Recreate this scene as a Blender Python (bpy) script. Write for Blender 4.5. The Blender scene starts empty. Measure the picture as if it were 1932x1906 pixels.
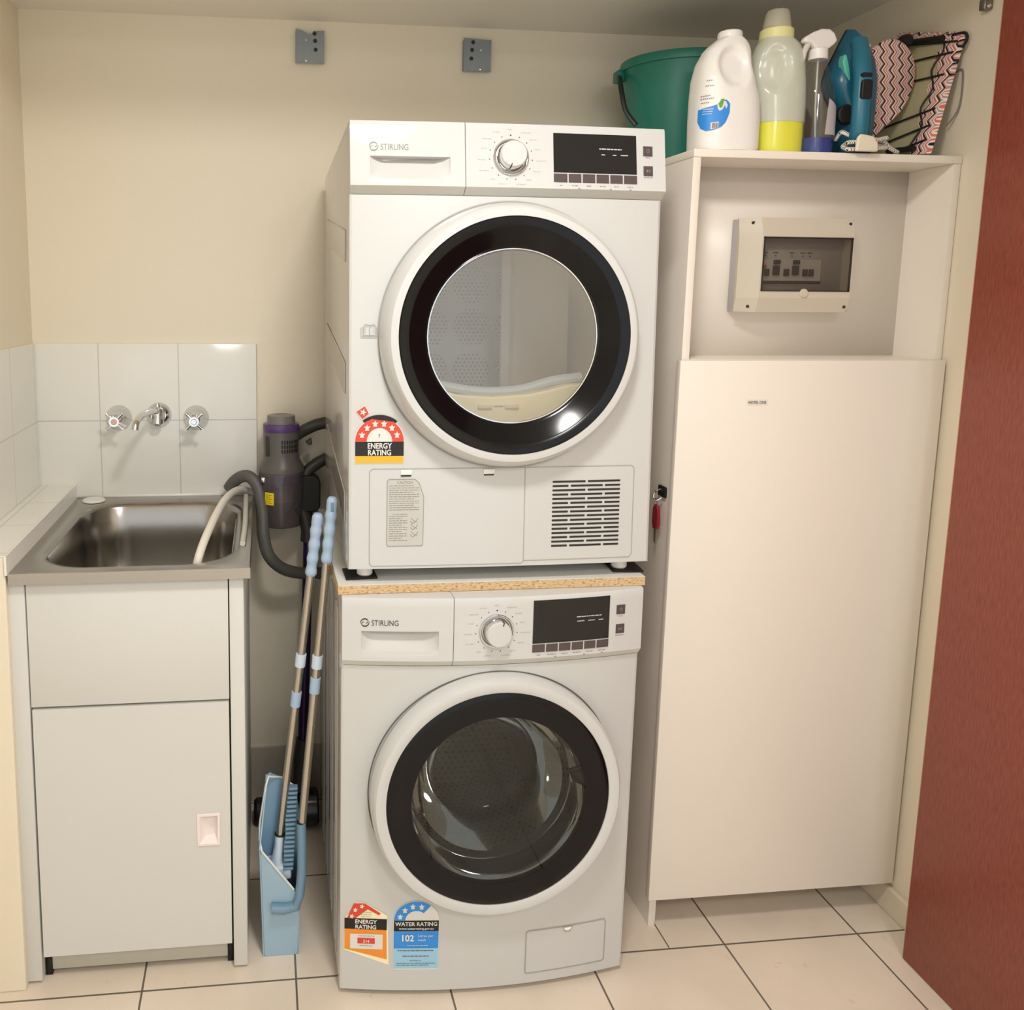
import bpy, bmesh, math, random
from mathutils import Vector, Matrix, Euler
random.seed(7)
scene = bpy.context.scene
COL = scene.collection
PI = math.pi

# ------------------------------------------------------------------ camera
cam_data = bpy.data.cameras.new('camera')
cam = bpy.data.objects.new('camera', cam_data)
COL.objects.link(cam)
cam_data.sensor_fit = 'HORIZONTAL'
cam_data.sensor_width = 36.0
cam_data.lens = 1596.28 / 1932.0 * 36.0
cam_data.shift_x = 293.25 / 1932.0
cam_data.shift_y = -176.17 / 1932.0
cam_data.clip_start = 0.02
_R = Vector((0.99400634, -0.10907564, 0.00734195))
_F = Vector((0.10905735, 0.98468281, -0.13603772))
_U = _R.cross(_F).normalized()
_m = Matrix((( _R.x, _U.x, -_F.x, 0), (_R.y, _U.y, -_F.y, 0), (_R.z, _U.z, -_F.z, 0), (0, 0, 0, 1)))
cam.matrix_world = Matrix.Translation((-0.1433, -1.5357, 1.4050)) @ _m
scene.camera = cam

# ------------------------------------------------------------------ world, light, exposure
world = bpy.data.worlds.new('room_world')
scene.world = world
world.use_nodes = True
world.node_tree.nodes['Background'].inputs[0].default_value = (0.96, 0.985, 1.0, 1)
world.node_tree.nodes['Background'].inputs[1].default_value = 0.72
LAMP_POS = (0.12, -0.80, 2.215)
LAMP_STRENGTH = 53.0
FILL_LAMP_POS = (0.45, -2.15, 2.215)  # added fill lamp behind the camera, evens the light on the lower fronts
scene.view_settings.view_transform = 'Standard'
scene.view_settings.look = 'None'
scene.view_settings.gamma = 1.0
scene.view_settings.exposure = 0.80
scene.view_settings.use_curve_mapping = False

# ------------------------------------------------------------------ helpers
def lin(h):
    if isinstance(h, str):
        c = [int(h[i:i+2], 16) / 255 for i in (0, 2, 4)]
        return tuple((x / 12.92 if x <= .04045 else ((x + .055) / 1.055) ** 2.4) for x in c) + (1,)
    return tuple(h) + (1,)

MATS = {}
def mat(name, col, rough=.5, metal=0.0, spec=.5, bump=0, bscale=200, var=0, vscale=5, coat=0, trans=0, emit=None, aniso=0):
    if name in MATS: return MATS[name]
    m = bpy.data.materials.new(name); m.use_nodes = True
    nt = m.node_tree; b = nt.nodes['Principled BSDF']
    b.inputs['Base Color'].default_value = lin(col)
    b.inputs['Roughness'].default_value = rough
    b.inputs['Metallic'].default_value = metal
    b.inputs['Specular IOR Level'].default_value = spec
    b.inputs['Coat Weight'].default_value = coat
    b.inputs['Anisotropic'].default_value = aniso
    b.inputs['Transmission Weight'].default_value = trans
    if emit:
        b.inputs['Emission Color'].default_value = lin(col)
        b.inputs['Emission Strength'].default_value = emit
    tc = nt.nodes.new('ShaderNodeTexCoord')
    if bump:
        n = nt.nodes.new('ShaderNodeTexNoise'); n.inputs['Scale'].default_value = bscale
        n.inputs['Detail'].default_value = 3
        nt.links.new(tc.outputs['Object'], n.inputs['Vector'])
        bp = nt.nodes.new('ShaderNodeBump'); bp.inputs['Strength'].default_value = bump
        bp.inputs['Distance'].default_value = .002
        nt.links.new(n.outputs['Fac'], bp.inputs['Height']); nt.links.new(bp.outputs['Normal'], b.inputs['Normal'])
    if var:
        n = nt.nodes.new('ShaderNodeTexNoise'); n.inputs['Scale'].default_value = vscale
        n.inputs['Detail'].default_value = 5
        nt.links.new(tc.outputs['Object'], n.inputs['Vector'])
        mx = nt.nodes.new('ShaderNodeMix'); mx.data_type = 'RGBA'
        c = lin(col)
        mx.inputs[6].default_value = tuple(x * (1 - var) for x in c[:3]) + (1,)
        mx.inputs[7].default_value = tuple(min(1, x * (1 + var)) for x in c[:3]) + (1,)
        nt.links.new(n.outputs['Fac'], mx.inputs[0]); nt.links.new(mx.outputs[2], b.inputs['Base Color'])
    MATS[name] = m
    return m

def wmath(nt, op, a, b=None, c=None):
    n = nt.nodes.new('ShaderNodeMath'); n.operation = op
    for i, v in enumerate((a, b, c)):
        if v is None: continue
        if isinstance(v, (int, float)): n.inputs[i].default_value = v
        else: nt.links.new(v, n.inputs[i])
    return n.outputs[0]

def clear_mat(name, tint, see=.8, rough=.03, body=None, edge_gloss=1.0, thick=False):
    """clear plastic / glass: transparent sheet with a Fresnel gloss, plus a little diffuse body colour"""
    m = bpy.data.materials.new(name); m.use_nodes = True
    nt = m.node_tree; nt.nodes.clear()
    out = nt.nodes.new('ShaderNodeOutputMaterial')
    tr = nt.nodes.new('ShaderNodeBsdfTransparent'); tr.inputs[0].default_value = lin(tint)
    df = nt.nodes.new('ShaderNodeBsdfDiffuse'); df.inputs[0].default_value = lin(body or tint)
    gl = nt.nodes.new('ShaderNodeBsdfGlossy'); gl.inputs['Roughness'].default_value = rough
    m1 = nt.nodes.new('ShaderNodeMixShader'); m1.inputs[0].default_value = 1 - see
    nt.links.new(tr.outputs[0], m1.inputs[1]); nt.links.new(df.outputs[0], m1.inputs[2])
    lw = nt.nodes.new('ShaderNodeLayerWeight'); lw.inputs[0].default_value = .5
    gloss = wmath(nt, 'MULTIPLY', wmath(nt, 'ADD', wmath(nt, 'MULTIPLY', wmath(nt, 'POWER', lw.outputs['Facing'], 4.0), .75), .04), edge_gloss)
    if thick:      # solid glass: keeps the strong inner reflections
        fr = nt.nodes.new('ShaderNodeFresnel'); fr.inputs[0].default_value = 1.45; gloss = wmath(nt, 'MULTIPLY', fr.outputs[0], edge_gloss)
    m2 = nt.nodes.new('ShaderNodeMixShader')
    nt.links.new(gloss, m2.inputs[0]); nt.links.new(m1.outputs[0], m2.inputs[1]); nt.links.new(gl.outputs[0], m2.inputs[2])
    nt.links.new(m2.outputs[0], out.inputs[0])
    MATS[name] = m
    return m

def sharpen(bm, ang=35):
    a = math.radians(ang)
    for f in bm.faces: f.smooth = True
    for e in bm.edges:
        if len(e.link_faces) != 2 or e.calc_face_angle(0) > a: e.smooth = False

def obj(name, bm, m, parent=None, bevel=0, seg=2, ang=35, smooth=True, subsurf=0, solid=0):
    if smooth: sharpen(bm, ang)
    me = bpy.data.meshes.new(name)
    bm.to_mesh(me); bm.free()
    ms = m if isinstance(m, (list, tuple)) else [m]
    for x in ms: me.materials.append(x)
    o = bpy.data.objects.new(name, me); COL.objects.link(o)
    if parent: o.parent = parent
    if solid:
        md = o.modifiers.new('solid', 'SOLIDIFY'); md.thickness = solid; md.offset = 0
    if bevel:
        md = o.modifiers.new('bevel', 'BEVEL'); md.width = bevel; md.segments = seg; md.limit_method = 'ANGLE'
        md.angle_limit = math.radians(40); md.harden_normals = False
    if subsurf:
        md = o.modifiers.new('sub', 'SUBSURF'); md.levels = md.render_levels = subsurf
    return o

def thing(name, label, cat, loc=(0, 0, 0), rot=(0, 0, 0), group=None):
    o = bpy.data.objects.new(name, None); COL.objects.link(o)
    o.location = loc; o.rotation_euler = rot; o.empty_display_size = .05
    return tag(o, label, cat, group)
def tag(o, label, cat, group=None):
    o['label'] = label; o['category'] = cat
    if group: o['group'] = group
    return o
def struct(name, bm, m, **k):
    o = obj(name, bm, m, **k); o['kind'] = 'structure'; return o
def lab(o, s): o['label'] = s; return o

def B(): return bmesh.new()
def box(bm, x0, x1, y0, y1, z0, z1, mi=0, M=None):
    vs = [bm.verts.new((x, y, z)) for x in (x0, x1) for y in (y0, y1) for z in (z0, z1)]
    if M is not None:
        for v in vs: v.co = M @ v.co
    for q in ((0, 1, 3, 2), (4, 6, 7, 5), (0, 4, 5, 1), (2, 3, 7, 6), (0, 2, 6, 4), (1, 5, 7, 3)):
        f = bm.faces.new([vs[i] for i in q]); f.material_index = mi
    return bm
def prism(bm, pts, axis, a, b, mi=0, M=None):
    """closed 2D outline pushed from a to b along an axis"""
    def P(u, v, w):
        return {'x': (w, u, v), 'y': (u, w, v), 'z': (u, v, w)}[axis]
    A = [bm.verts.new(P(u, v, a)) for u, v in pts]; Bv = [bm.verts.new(P(u, v, b)) for u, v in pts]
    if M is not None:
        for v in A + Bv: v.co = M @ v.co
    n = len(pts)
    fs = [bm.faces.new(A), bm.faces.new(Bv[::-1])]
    for i in range(n):
        fs.append(bm.faces.new((A[i], Bv[i], Bv[(i + 1) % n], A[(i + 1) % n])))
    for f in fs: f.material_index = mi
    bmesh.ops.recalc_face_normals(bm, faces=fs)
    return bm
def lathe(bm, prof, c=(0, 0, 0), axis='z', n=64, mi=0, arc=None, close_ends=True, M=None):
    """prof: list of (radius, height along axis)"""
    rings = []
    for r, h in prof:
        if r < 1e-6:
            ring = [None]
        else: ring = range(n)
        vs = []
        for i in ring:
            t = 0 if i is None else 2 * PI * i / n
            rr = 0 if i is None else r
            u, v = rr * math.cos(t), rr * math.sin(t)
            p = {'z': (u, v, h), 'y': (u, h, v), 'x': (h, u, v)}[axis]
            co = Vector(p) + Vector(c)
            if M is not None: co = M @ co
            vs.append(bm.verts.new(co))
        rings.append(vs)
    fs = []
    for a, b in zip(rings, rings[1:]):
        for i in range(n):
            j = (i + 1) % n
            if len(a) == 1 and len(b) == 1: continue
            if len(a) == 1: fs.append(bm.faces.new((a[0], b[i], b[j])))
            elif len(b) == 1: fs.append(bm.faces.new((a[i], b[0], a[j])))
            else: fs.append(bm.faces.new((a[i], b[i], b[j], a[j])))
    for f in fs: f.material_index = mi
    bmesh.ops.recalc_face_normals(bm, faces=fs)
    return bm
def loft(bm, rings, cap=True, mi=0, closed=True):
    R = [[bm.verts.new(p) for p in r] for r in rings]
    n = len(R[0]); fs = []
    for a, b in zip(R, R[1:]):
        for i in range(n if closed else n - 1):
            j = (i + 1) % n
            fs.append(bm.faces.new((a[i], a[j], b[j], b[i])))
    if cap and closed:
        fs.append(bm.faces.new(R[0][::-1])); fs.append(bm.faces.new(R[-1]))
    for f in fs: f.material_index = mi
    bmesh.ops.recalc_face_normals(bm, faces=fs)
    return R
def smooth_path(pts, n=8):
    pts = [Vector(p) for p in pts]
    out = []
    for i in range(len(pts) - 1):
        p0 = pts[max(i - 1, 0)]; p1 = pts[i]; p2 = pts[i + 1]; p3 = pts[min(i + 2, len(pts) - 1)]
        for k in range(n):
            t = k / n
            out.append(.5 * ((2 * p1) + (-p0 + p2) * t + (2 * p0 - 5 * p1 + 4 * p2 - p3) * t * t + (-p0 + 3 * p1 - 3 * p2 + p3) * t ** 3))
    out.append(pts[-1]); return out
def tube(bm, pts, r, n=12, mi=0, rfun=None, flat=1.0, cap=True, up0=None):
    """tube along points; r number or per-point list; flat squashes the section"""
    pts = [Vector(p) for p in pts]
    rings = []
    up = Vector(up0) if up0 else None
    for i, p in enumerate(pts):
        d = (pts[min(i + 1, len(pts) - 1)] - pts[max(i - 1, 0)]).normalized()
        if up is None: up = Vector((0, 0, 1)) if abs(d.z) < .9 else Vector((1, 0, 0))
        s = d.cross(up).normalized(); up = s.cross(d).normalized()
        rr = r[i] if isinstance(r, (list, tuple)) else r
        if rfun: rr = rr * rfun(i)
        rings.append([p + s * (rr * math.cos(2 * PI * k / n)) + up * (rr * flat * math.sin(2 * PI * k / n)) for k in range(n)])
    loft(bm, rings, cap=cap, mi=mi)
    return bm
def rrect(x0, x1, y0, y1, r, n=5):
    """rounded rectangle outline"""
    out = []
    for cx, cy, a in ((x1 - r, y1 - r, 0), (x0 + r, y1 - r, 90), (x0 + r, y0 + r, 180), (x1 - r, y0 + r, 270)):
        for k in range(n + 1):
            t = math.radians(a + 90 * k / n); out.append((cx + r * math.cos(t), cy + r * math.sin(t)))
    return out
def copy_tree(o, parent=None):
    c = o.copy(); COL.objects.link(c); c.parent = parent
    for ch in [x for x in bpy.data.objects if x.parent == o]: copy_tree(ch, c)
    return c

def text_bm(s, size, cx, cz, F, off, align='CENTER', squeeze=1.0, bold=0.0, arc=None):
    """lettering as a mesh mapped on a surface: F(u, v, off) gives the 3D point"""
    cu = bpy.data.curves.new('lettering', 'FONT'); cu.body = s; cu.size = size
    cu.align_x = align; cu.align_y = 'CENTER'; cu.offset = bold; cu.resolution_u = 3
    o = bpy.data.objects.new('lettering', cu); COL.objects.link(o)
    bpy.context.view_layer.update()
    me = o.evaluated_get(bpy.context.evaluated_depsgraph_get()).to_mesh()
    bm = bmesh.new(); bm.from_mesh(me)
    o.to_mesh_clear(); bpy.data.objects.remove(o); bpy.data.curves.remove(cu)
    ys = [v.co.y for v in bm.verts]; ym = (min(ys) + max(ys)) / 2
    for v in bm.verts:
        u = cx + v.co.x * squeeze; w = cz + v.co.y - ym
        v.co = Vector(F(u, w, off))
    return bm
def merge(dst, src, mi=0):
    me = bpy.data.meshes.new('tmp'); src.to_mesh(me); src.free()
    k = len(dst.faces); dst.from_mesh(me); bpy.data.meshes.remove(me)
    dst.faces.ensure_lookup_table()
    for f in dst.faces[k:]: f.material_index = mi
    return dst
def decal(bm, poly, F, off, mi=0):
    f = bm.faces.new([bm.verts.new(F(u, v, off)) for u, v in poly]); f.material_index = mi
    if len(poly) > 4: bmesh.ops.triangulate(bm, faces=[f])
    return bm
def seam(pts, F, off=.0006, w=.0008):
    for i in range(len(pts) - 1):
        (a0, b0), (c0, d0) = pts[i], pts[i + 1]
        L = math.hypot(c0 - a0, d0 - b0); nx, nz = (d0 - b0) / L * w, -(c0 - a0) / L * w
        n = max(1, int(L / .02))
        for k in range(n):
            a, b_ = a0 + (c0 - a0) * k / n, b0 + (d0 - b0) * k / n; c, d = a0 + (c0 - a0) * (k + 1) / n, b0 + (d0 - b0) * (k + 1) / n
            decal(bm, [(a - nx, b_ - nz), (c - nx, d - nz), (c + nx, d + nz), (a + nx, b_ + nz)], F, off)
def rect(u0, u1, v0, v1): return [(u0, v0), (u1, v0), (u1, v1), (u0, v1)]
def star(cx, cz, r, rot=0, k=.42):
    return [(cx + (r if i % 2 == 0 else r * k) * math.sin(rot + i * PI / 5), cz + (r if i % 2 == 0 else r * k) * math.cos(rot + i * PI / 5)) for i in range(10)]
def text_lines(bm, F, off, u0, u1, v, h, mi=0, seed=0, gap=.004):
    """a row of print too small to read: short bars with word gaps"""
    rr = random.Random(seed); u = u0
    while u < u1 - .001:
        w = min(rr.uniform(.003, .009), u1 - u)
        decal(bm, rect(u, u + w, v - h / 2, v + h / 2), F, off, mi); u += w + .0012
    return bm

# ------------------------------------------------------------------ materials
M_WALL = mat('cream_wall_paint', 'EDE3CE', .65, bump=.12, bscale=260, var=.015, vscale=3)
M_CEIL = mat('ceiling_paint', 'F0EADE', .8, bump=.05, bscale=200)
M_TRIM = mat('painted_skirting', 'E2D8C4', .4)
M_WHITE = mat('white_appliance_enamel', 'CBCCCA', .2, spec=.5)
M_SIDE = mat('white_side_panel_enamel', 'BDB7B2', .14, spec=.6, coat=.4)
M_PANELW = mat('white_gloss_plastic', 'CFD0CF', .05, spec=.5)
M_GREY = mat('grey_chamfer_plastic', 'CFCEC6', .35)
M_BLACKG = mat('black_gloss_plastic', '08090D', .14, spec=.3)
M_BLACK = mat('black_rubber', '121212', .6)
M_DISP = mat('display_glass', '16171B', .12)
M_BTN = mat('smoked_button', '54494A', .3)
M_PRINT = mat('grey_print', '8F8C8C', .6)
M_PRINTD = mat('dark_print', '3A3838', .6)
M_LINE = mat('panel_gap_line', 'A9A69F', .6)
M_DARKLINE = mat('dark_gap', '2B2A28', .7)
M_CHROME = mat('chrome', 'DEDEDF', .06, metal=1)
M_STEEL = mat('stainless_steel', 'A5A19B', .22, metal=1, bump=.03, bscale=400, var=.05, vscale=30)
M_POLE = mat('brushed_steel_pole', 'C2BDB4', .2, metal=1)
M_CAB = mat('white_laminate', 'D6D6D1', .38, bump=.04, bscale=500)
M_CABC = mat('cream_laminate', 'EFE7DB', .38, bump=.04, bscale=500)
M_PLASTICW = mat('white_plastic', 'EFEBE6', .35)
M_RED = mat('sticker_red', 'D9452F', .45)
M_ORANGE = mat('sticker_orange', 'F0932F', .45)
M_YEL = mat('sticker_yellow', 'F3B22A', .45)
M_SBLACK = mat('sticker_black', '141212', .45)
M_SWHITE = mat('sticker_white', 'E2E0DA', .45)
M_SBLUE = mat('sticker_blue', '2F8FE0', .45)
M_SLBLUE = mat('sticker_pale_blue', '9CCBE6', .45)
M_TORN = mat('torn_paper', 'FBF0C8', .6)
M_GLASS = clear_mat('hazed_door_glass', 'F2F4F4', see=.80, rough=.02, body='D8D6D0')  # pale haze mixed into the glass to brighten the dim drum behind
M_TINT = clear_mat('smoked_door_glass', 'C2C4C0', see=.97, rough=.02, body='111111')
M_BOWL = clear_mat('door_bowl_glass', 'C9CCC8', see=.96, rough=.04, edge_gloss=.85, thick=True)

def drum_mat(name, base, hole, scale, rad, metal=.3, rough=.45, mask=None):
    m = bpy.data.materials.new(name); m.use_nodes = True
    nt = m.node_tree; b = nt.nodes['Principled BSDF']
    b.inputs['Roughness'].default_value = rough; b.inputs['Metallic'].default_value = metal
    uv = nt.nodes.new('ShaderNodeUVMap')
    sp = nt.nodes.new('ShaderNodeSeparateXYZ'); nt.links.new(uv.outputs[0], sp.inputs[0])
    X = wmath(nt, 'MULTIPLY', sp.outputs[0], scale); Y = wmath(nt, 'MULTIPLY', sp.outputs[1], scale * 1.15)
    row = wmath(nt, 'FLOOR', Y); odd = wmath(nt, 'MODULO', row, 2.0)
    X2 = wmath(nt, 'ADD', X, wmath(nt, 'MULTIPLY', odd, .5))
    fx = wmath(nt, 'SUBTRACT', wmath(nt, 'FRACT', X2), .5); fy = wmath(nt, 'SUBTRACT', wmath(nt, 'FRACT', Y), .5)
    d = wmath(nt, 'SQRT', wmath(nt, 'ADD', wmath(nt, 'MULTIPLY', fx, fx), wmath(nt, 'MULTIPLY', fy, fy)))
    h = wmath(nt, 'LESS_THAN', d, rad)
    if mask:   # big hexagon-like clusters: leave plain bands between groups of holes
        cx = wmath(nt, 'SUBTRACT', wmath(nt, 'FRACT', wmath(nt, 'MULTIPLY', sp.outputs[0], mask)), .5)
        cy = wmath(nt, 'SUBTRACT', wmath(nt, 'FRACT', wmath(nt, 'MULTIPLY', sp.outputs[1], mask)), .5)
        dd = wmath(nt, 'SQRT', wmath(nt, 'ADD', wmath(nt, 'MULTIPLY', cx, cx), wmath(nt, 'MULTIPLY', cy, cy)))
        h = wmath(nt, 'MULTIPLY', h, wmath(nt, 'LESS_THAN', dd, .44))
    mx = nt.nodes.new('ShaderNodeMix'); mx.data_type = 'RGBA'
    mx.inputs[6].default_value = lin(base); mx.inputs[7].default_value = lin(hole)
    nt.links.new(h, mx.inputs[0]); nt.links.new(mx.outputs[2], b.inputs['Base Color'])
    return m

def uv_plane(bm, fn):
    l = bm.loops.layers.uv.verify()
    for f in bm.faces:
        for lp in f.loops: lp[l].uv = fn(lp.vert.co)

# ------------------------------------------------------------------ setting
ZC = 2.083; YB = .689; XL = -.7246; XR = 1.2925
def floor_mat():
    m = bpy.data.materials.new('beige_floor_tiles'); m.use_nodes = True
    nt = m.node_tree; b = nt.nodes['Principled BSDF']; b.inputs['Roughness'].default_value = .32
    tc = nt.nodes.new('ShaderNodeTexCoord'); sp = nt.nodes.new('ShaderNodeSeparateXYZ'); nt.links.new(tc.outputs['Object'], sp.inputs[0])
    T = .3128; g = .0042
    def line(c, off, T=T):
        f = wmath(nt, 'FRACT', wmath(nt, 'DIVIDE', wmath(nt, 'SUBTRACT', c, off), T))
        f = wmath(nt, 'ABSOLUTE', wmath(nt, 'SUBTRACT', f, .5))
        return wmath(nt, 'GREATER_THAN', f, .5 - g / 2 / T)
    lx = line(sp.outputs[0], -.3984 - 20 * T); ly = line(sp.outputs[1], .0453 - 20 * T)
    # an extra cut joint where a narrow tile meets the cabinet
    cx = wmath(nt, 'LESS_THAN', wmath(nt, 'ABSOLUTE', wmath(nt, 'SUBTRACT', sp.outputs[0], .727)), .0015)
    cy = wmath(nt, 'MULTIPLY', wmath(nt, 'GREATER_THAN', sp.outputs[1], .0453), wmath(nt, 'LESS_THAN', sp.outputs[1], .34))
    gr = wmath(nt, 'MAXIMUM', wmath(nt, 'MAXIMUM', lx, ly), wmath(nt, 'MULTIPLY', cx, cy))
    n = nt.nodes.new('ShaderNodeTexNoise'); n.inputs['Scale'].default_value = 6; n.inputs['Detail'].default_value = 6
    n2 = nt.nodes.new('ShaderNodeTexNoise'); n2.inputs['Scale'].default_value = 22; n2.inputs['Detail'].default_value = 8; n2.inputs['Roughness'].default_value = .7
    for q in (n, n2): nt.links.new(tc.outputs['Object'], q.inputs['Vector'])
    r = nt.nodes.new('ShaderNodeValToRGB'); cr = r.color_ramp
    cr.elements[0].position = .35; cr.elements[0].color = lin('E0D3C2'); cr.elements[1].position = .65; cr.elements[1].color = lin('E8DACA')
    nt.links.new(n.outputs['Fac'], r.inputs[0])
    r2 = nt.nodes.new('ShaderNodeValToRGB'); r2.color_ramp.elements[0].position = .62; r2.color_ramp.elements[0].color = (0, 0, 0, 1)
    r2.color_ramp.elements[1].position = .75; r2.color_ramp.elements[1].color = (.55, .55, .55, 1)
    nt.links.new(n2.outputs['Fac'], r2.inputs[0])
    mx0 = nt.nodes.new('ShaderNodeMix'); mx0.data_type = 'RGBA'; mx0.inputs[7].default_value = lin('B99478')
    nt.links.new(r2.outputs[0], mx0.inputs[0]); nt.links.new(r.outputs[0], mx0.inputs[6])
    mx = nt.nodes.new('ShaderNodeMix'); mx.data_type = 'RGBA'; mx.inputs[7].default_value = lin('6B6358')
    nt.links.new(gr, mx.inputs[0]); nt.links.new(mx0.outputs[2], mx.inputs[6]); nt.links.new(mx.outputs[2], b.inputs['Base Color'])
    bp = nt.nodes.new('ShaderNodeBump'); bp.inputs['Distance'].default_value = .0015; bp.inputs['Strength'].default_value = .6; bp.invert = True
    nt.links.new(gr, bp.inputs['Height']); nt.links.new(bp.outputs[0], b.inputs['Normal'])
    return m
def wall_tile_mat(name, T, u_axis, u_off, v_axis, v_off, col='EEECE4', grout='D2D0C6'):
    m = bpy.data.materials.new(name); m.use_nodes = True
    nt = m.node_tree; b = nt.nodes['Principled BSDF']; b.inputs['Roughness'].default_value = .12
    tc = nt.nodes.new('ShaderNodeTexCoord'); sp = nt.nodes.new('ShaderNodeSeparateXYZ'); nt.links.new(tc.outputs['Object'], sp.inputs[0])
    def line(c, off, g=.003):
        f = wmath(nt, 'FRACT', wmath(nt, 'DIVIDE', wmath(nt, 'SUBTRACT', c, off - 20 * T), T))
        f = wmath(nt, 'ABSOLUTE', wmath(nt, 'SUBTRACT', f, .5))
        return wmath(nt, 'GREATER_THAN', f, .5 - g / 2 / T)
    gr = wmath(nt, 'MAXIMUM', line(sp.outputs[u_axis], u_off), line(sp.outputs[v_axis], v_off))
    mx = nt.nodes.new('ShaderNodeMix'); mx.data_type = 'RGBA'; mx.inputs[6].default_value = lin(col); mx.inputs[7].default_value = lin(grout)
    nt.links.new(gr, mx.inputs[0]); nt.links.new(mx.outputs[2], b.inputs['Base Color'])
    bp = nt.nodes.new('ShaderNodeBump'); bp.inputs['Distance'].default_value = .001; bp.inputs['Strength'].default_value = .5; bp.invert = True
    nt.links.new(gr, bp.inputs['Height']); nt.links.new(bp.outputs[0], b.inputs['Normal'])
    return m

struct('floor', box(B(), -2.2, XR + .1, -3.2, YB + .1, -.08, 0), floor_mat(), smooth=False)
struct('wall_back', box(B(), XL - .1, XR + .1, YB, YB + .1, 0, 2.5), M_WALL, smooth=False)
struct('wall_left', box(B(), XL - .1, XL, -.2, YB, 0, 2.5), M_WALL, smooth=False)
struct('wall_right', box(B(), XR, XR + .1, -3.2, YB, 0, 2.5), M_WALL, smooth=False)
struct('wall_far_left', box(B(), -2.2, -2.1, -3.2, -.2, 0, 2.5), M_WALL, smooth=False)
struct('wall_front_left', box(B(), -2.2, XL - .1, -.2, -.1, 0, 2.5), M_WALL, smooth=False)
# lowered ceiling over the alcove with its front drop, and the higher room ceiling
bm = B(); box(bm, XL, XR, -.26, YB, ZC, ZC + .09); 
struct('ceiling', bm, M_CEIL, smooth=False)
struct('ceiling_room', box(B(), -2.2, XR + .1, -3.2, YB + .1, 2.286, 2.39), M_CEIL, smooth=False)
struct('wall_bulkhead', box(B(), XL, XR, -.265, -.25, ZC, 2.286), M_WALL, smooth=False)
# low hob wall beside the tub, painted front, tiled ledge on top
struct('wall_hob', box(B(), XL - .9, -.632, .07, YB, 0, .911), M_WALL, smooth=False, bevel=.003)
struct('trim_1', box(B(), XL, -.6318, .069, YB - .008, .911, .9135), wall_tile_mat('white_ledge_tiles', .2, 1, .289, 0, -.9), smooth=False)
struct('trim_2', box(B(), -.632, -.6275, .066, YB, .876, .9135), M_PLASTICW, smooth=False)
# tiled splashback on the back wall and the left wall
struct('trim_3', box(B(), XL, -.161, YB - .008, YB, .86, 1.279), wall_tile_mat('white_back_tiles', .2007, 0, -.3617, 2, 1.080), bevel=.002)
struct('trim_4', box(B(), XL, XL + .008, -.2, YB - .008, .9135, 1.279), wall_tile_mat('white_left_tiles', .2007, 1, .46, 2, 1.080), smooth=False, bevel=.002)
struct('baseboard_back', box(B(), -.632, XR, YB - .01, YB, 0, .158), mat('grey_skirting_tile', 'B9B0A2', .3), smooth=False)
struct('baseboard_right', box(B(), XR - .014, XR, -1.5, YB - .01, 0, .062), M_TRIM, smooth=False, bevel=.003)

# ------------------------------------------------------------------ ceiling lamp and added fill lamp
m = bpy.data.materials.new('lamp_diffuser_glow'); m.use_nodes = True
m.node_tree.nodes['Principled BSDF'].inputs['Emission Color'].default_value = (1.0, .975, .94, 1)
m.node_tree.nodes['Principled BSDF'].inputs['Emission Strength'].default_value = LAMP_STRENGTH
m2 = bpy.data.materials.new('fill_lamp_diffuser_glow'); m2.use_nodes = True
m2.node_tree.nodes['Principled BSDF'].inputs['Emission Color'].default_value = (1.0, .975, .94, 1)
m2.node_tree.nodes['Principled BSDF'].inputs['Emission Strength'].default_value = LAMP_STRENGTH * 0.48
for pos, lb, k, mm in ((LAMP_POS, 'round flush white ceiling lamp in front of the laundry alcove', 1.0, m), (FILL_LAMP_POS, 'larger round fill lamp added behind the camera', 1.55, m2)):
    t = thing('ceiling_light', lb, 'lamp', pos, group='ceiling lamps')
    obj('lamp_base', lathe(B(), [(0, .07), (.15 * k, .07), (.155 * k, .05), (.15 * k, .012), (.128 * k, .01), (.128 * k, .03), (0, .03)], n=48), M_PLASTICW, t)
    obj('diffuser', lathe(B(), [(.127 * k, .012), (.12 * k, -.006), (.09 * k, -.018), (.05 * k, -.024), (0, -.026)], n=48), mm, t)

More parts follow.
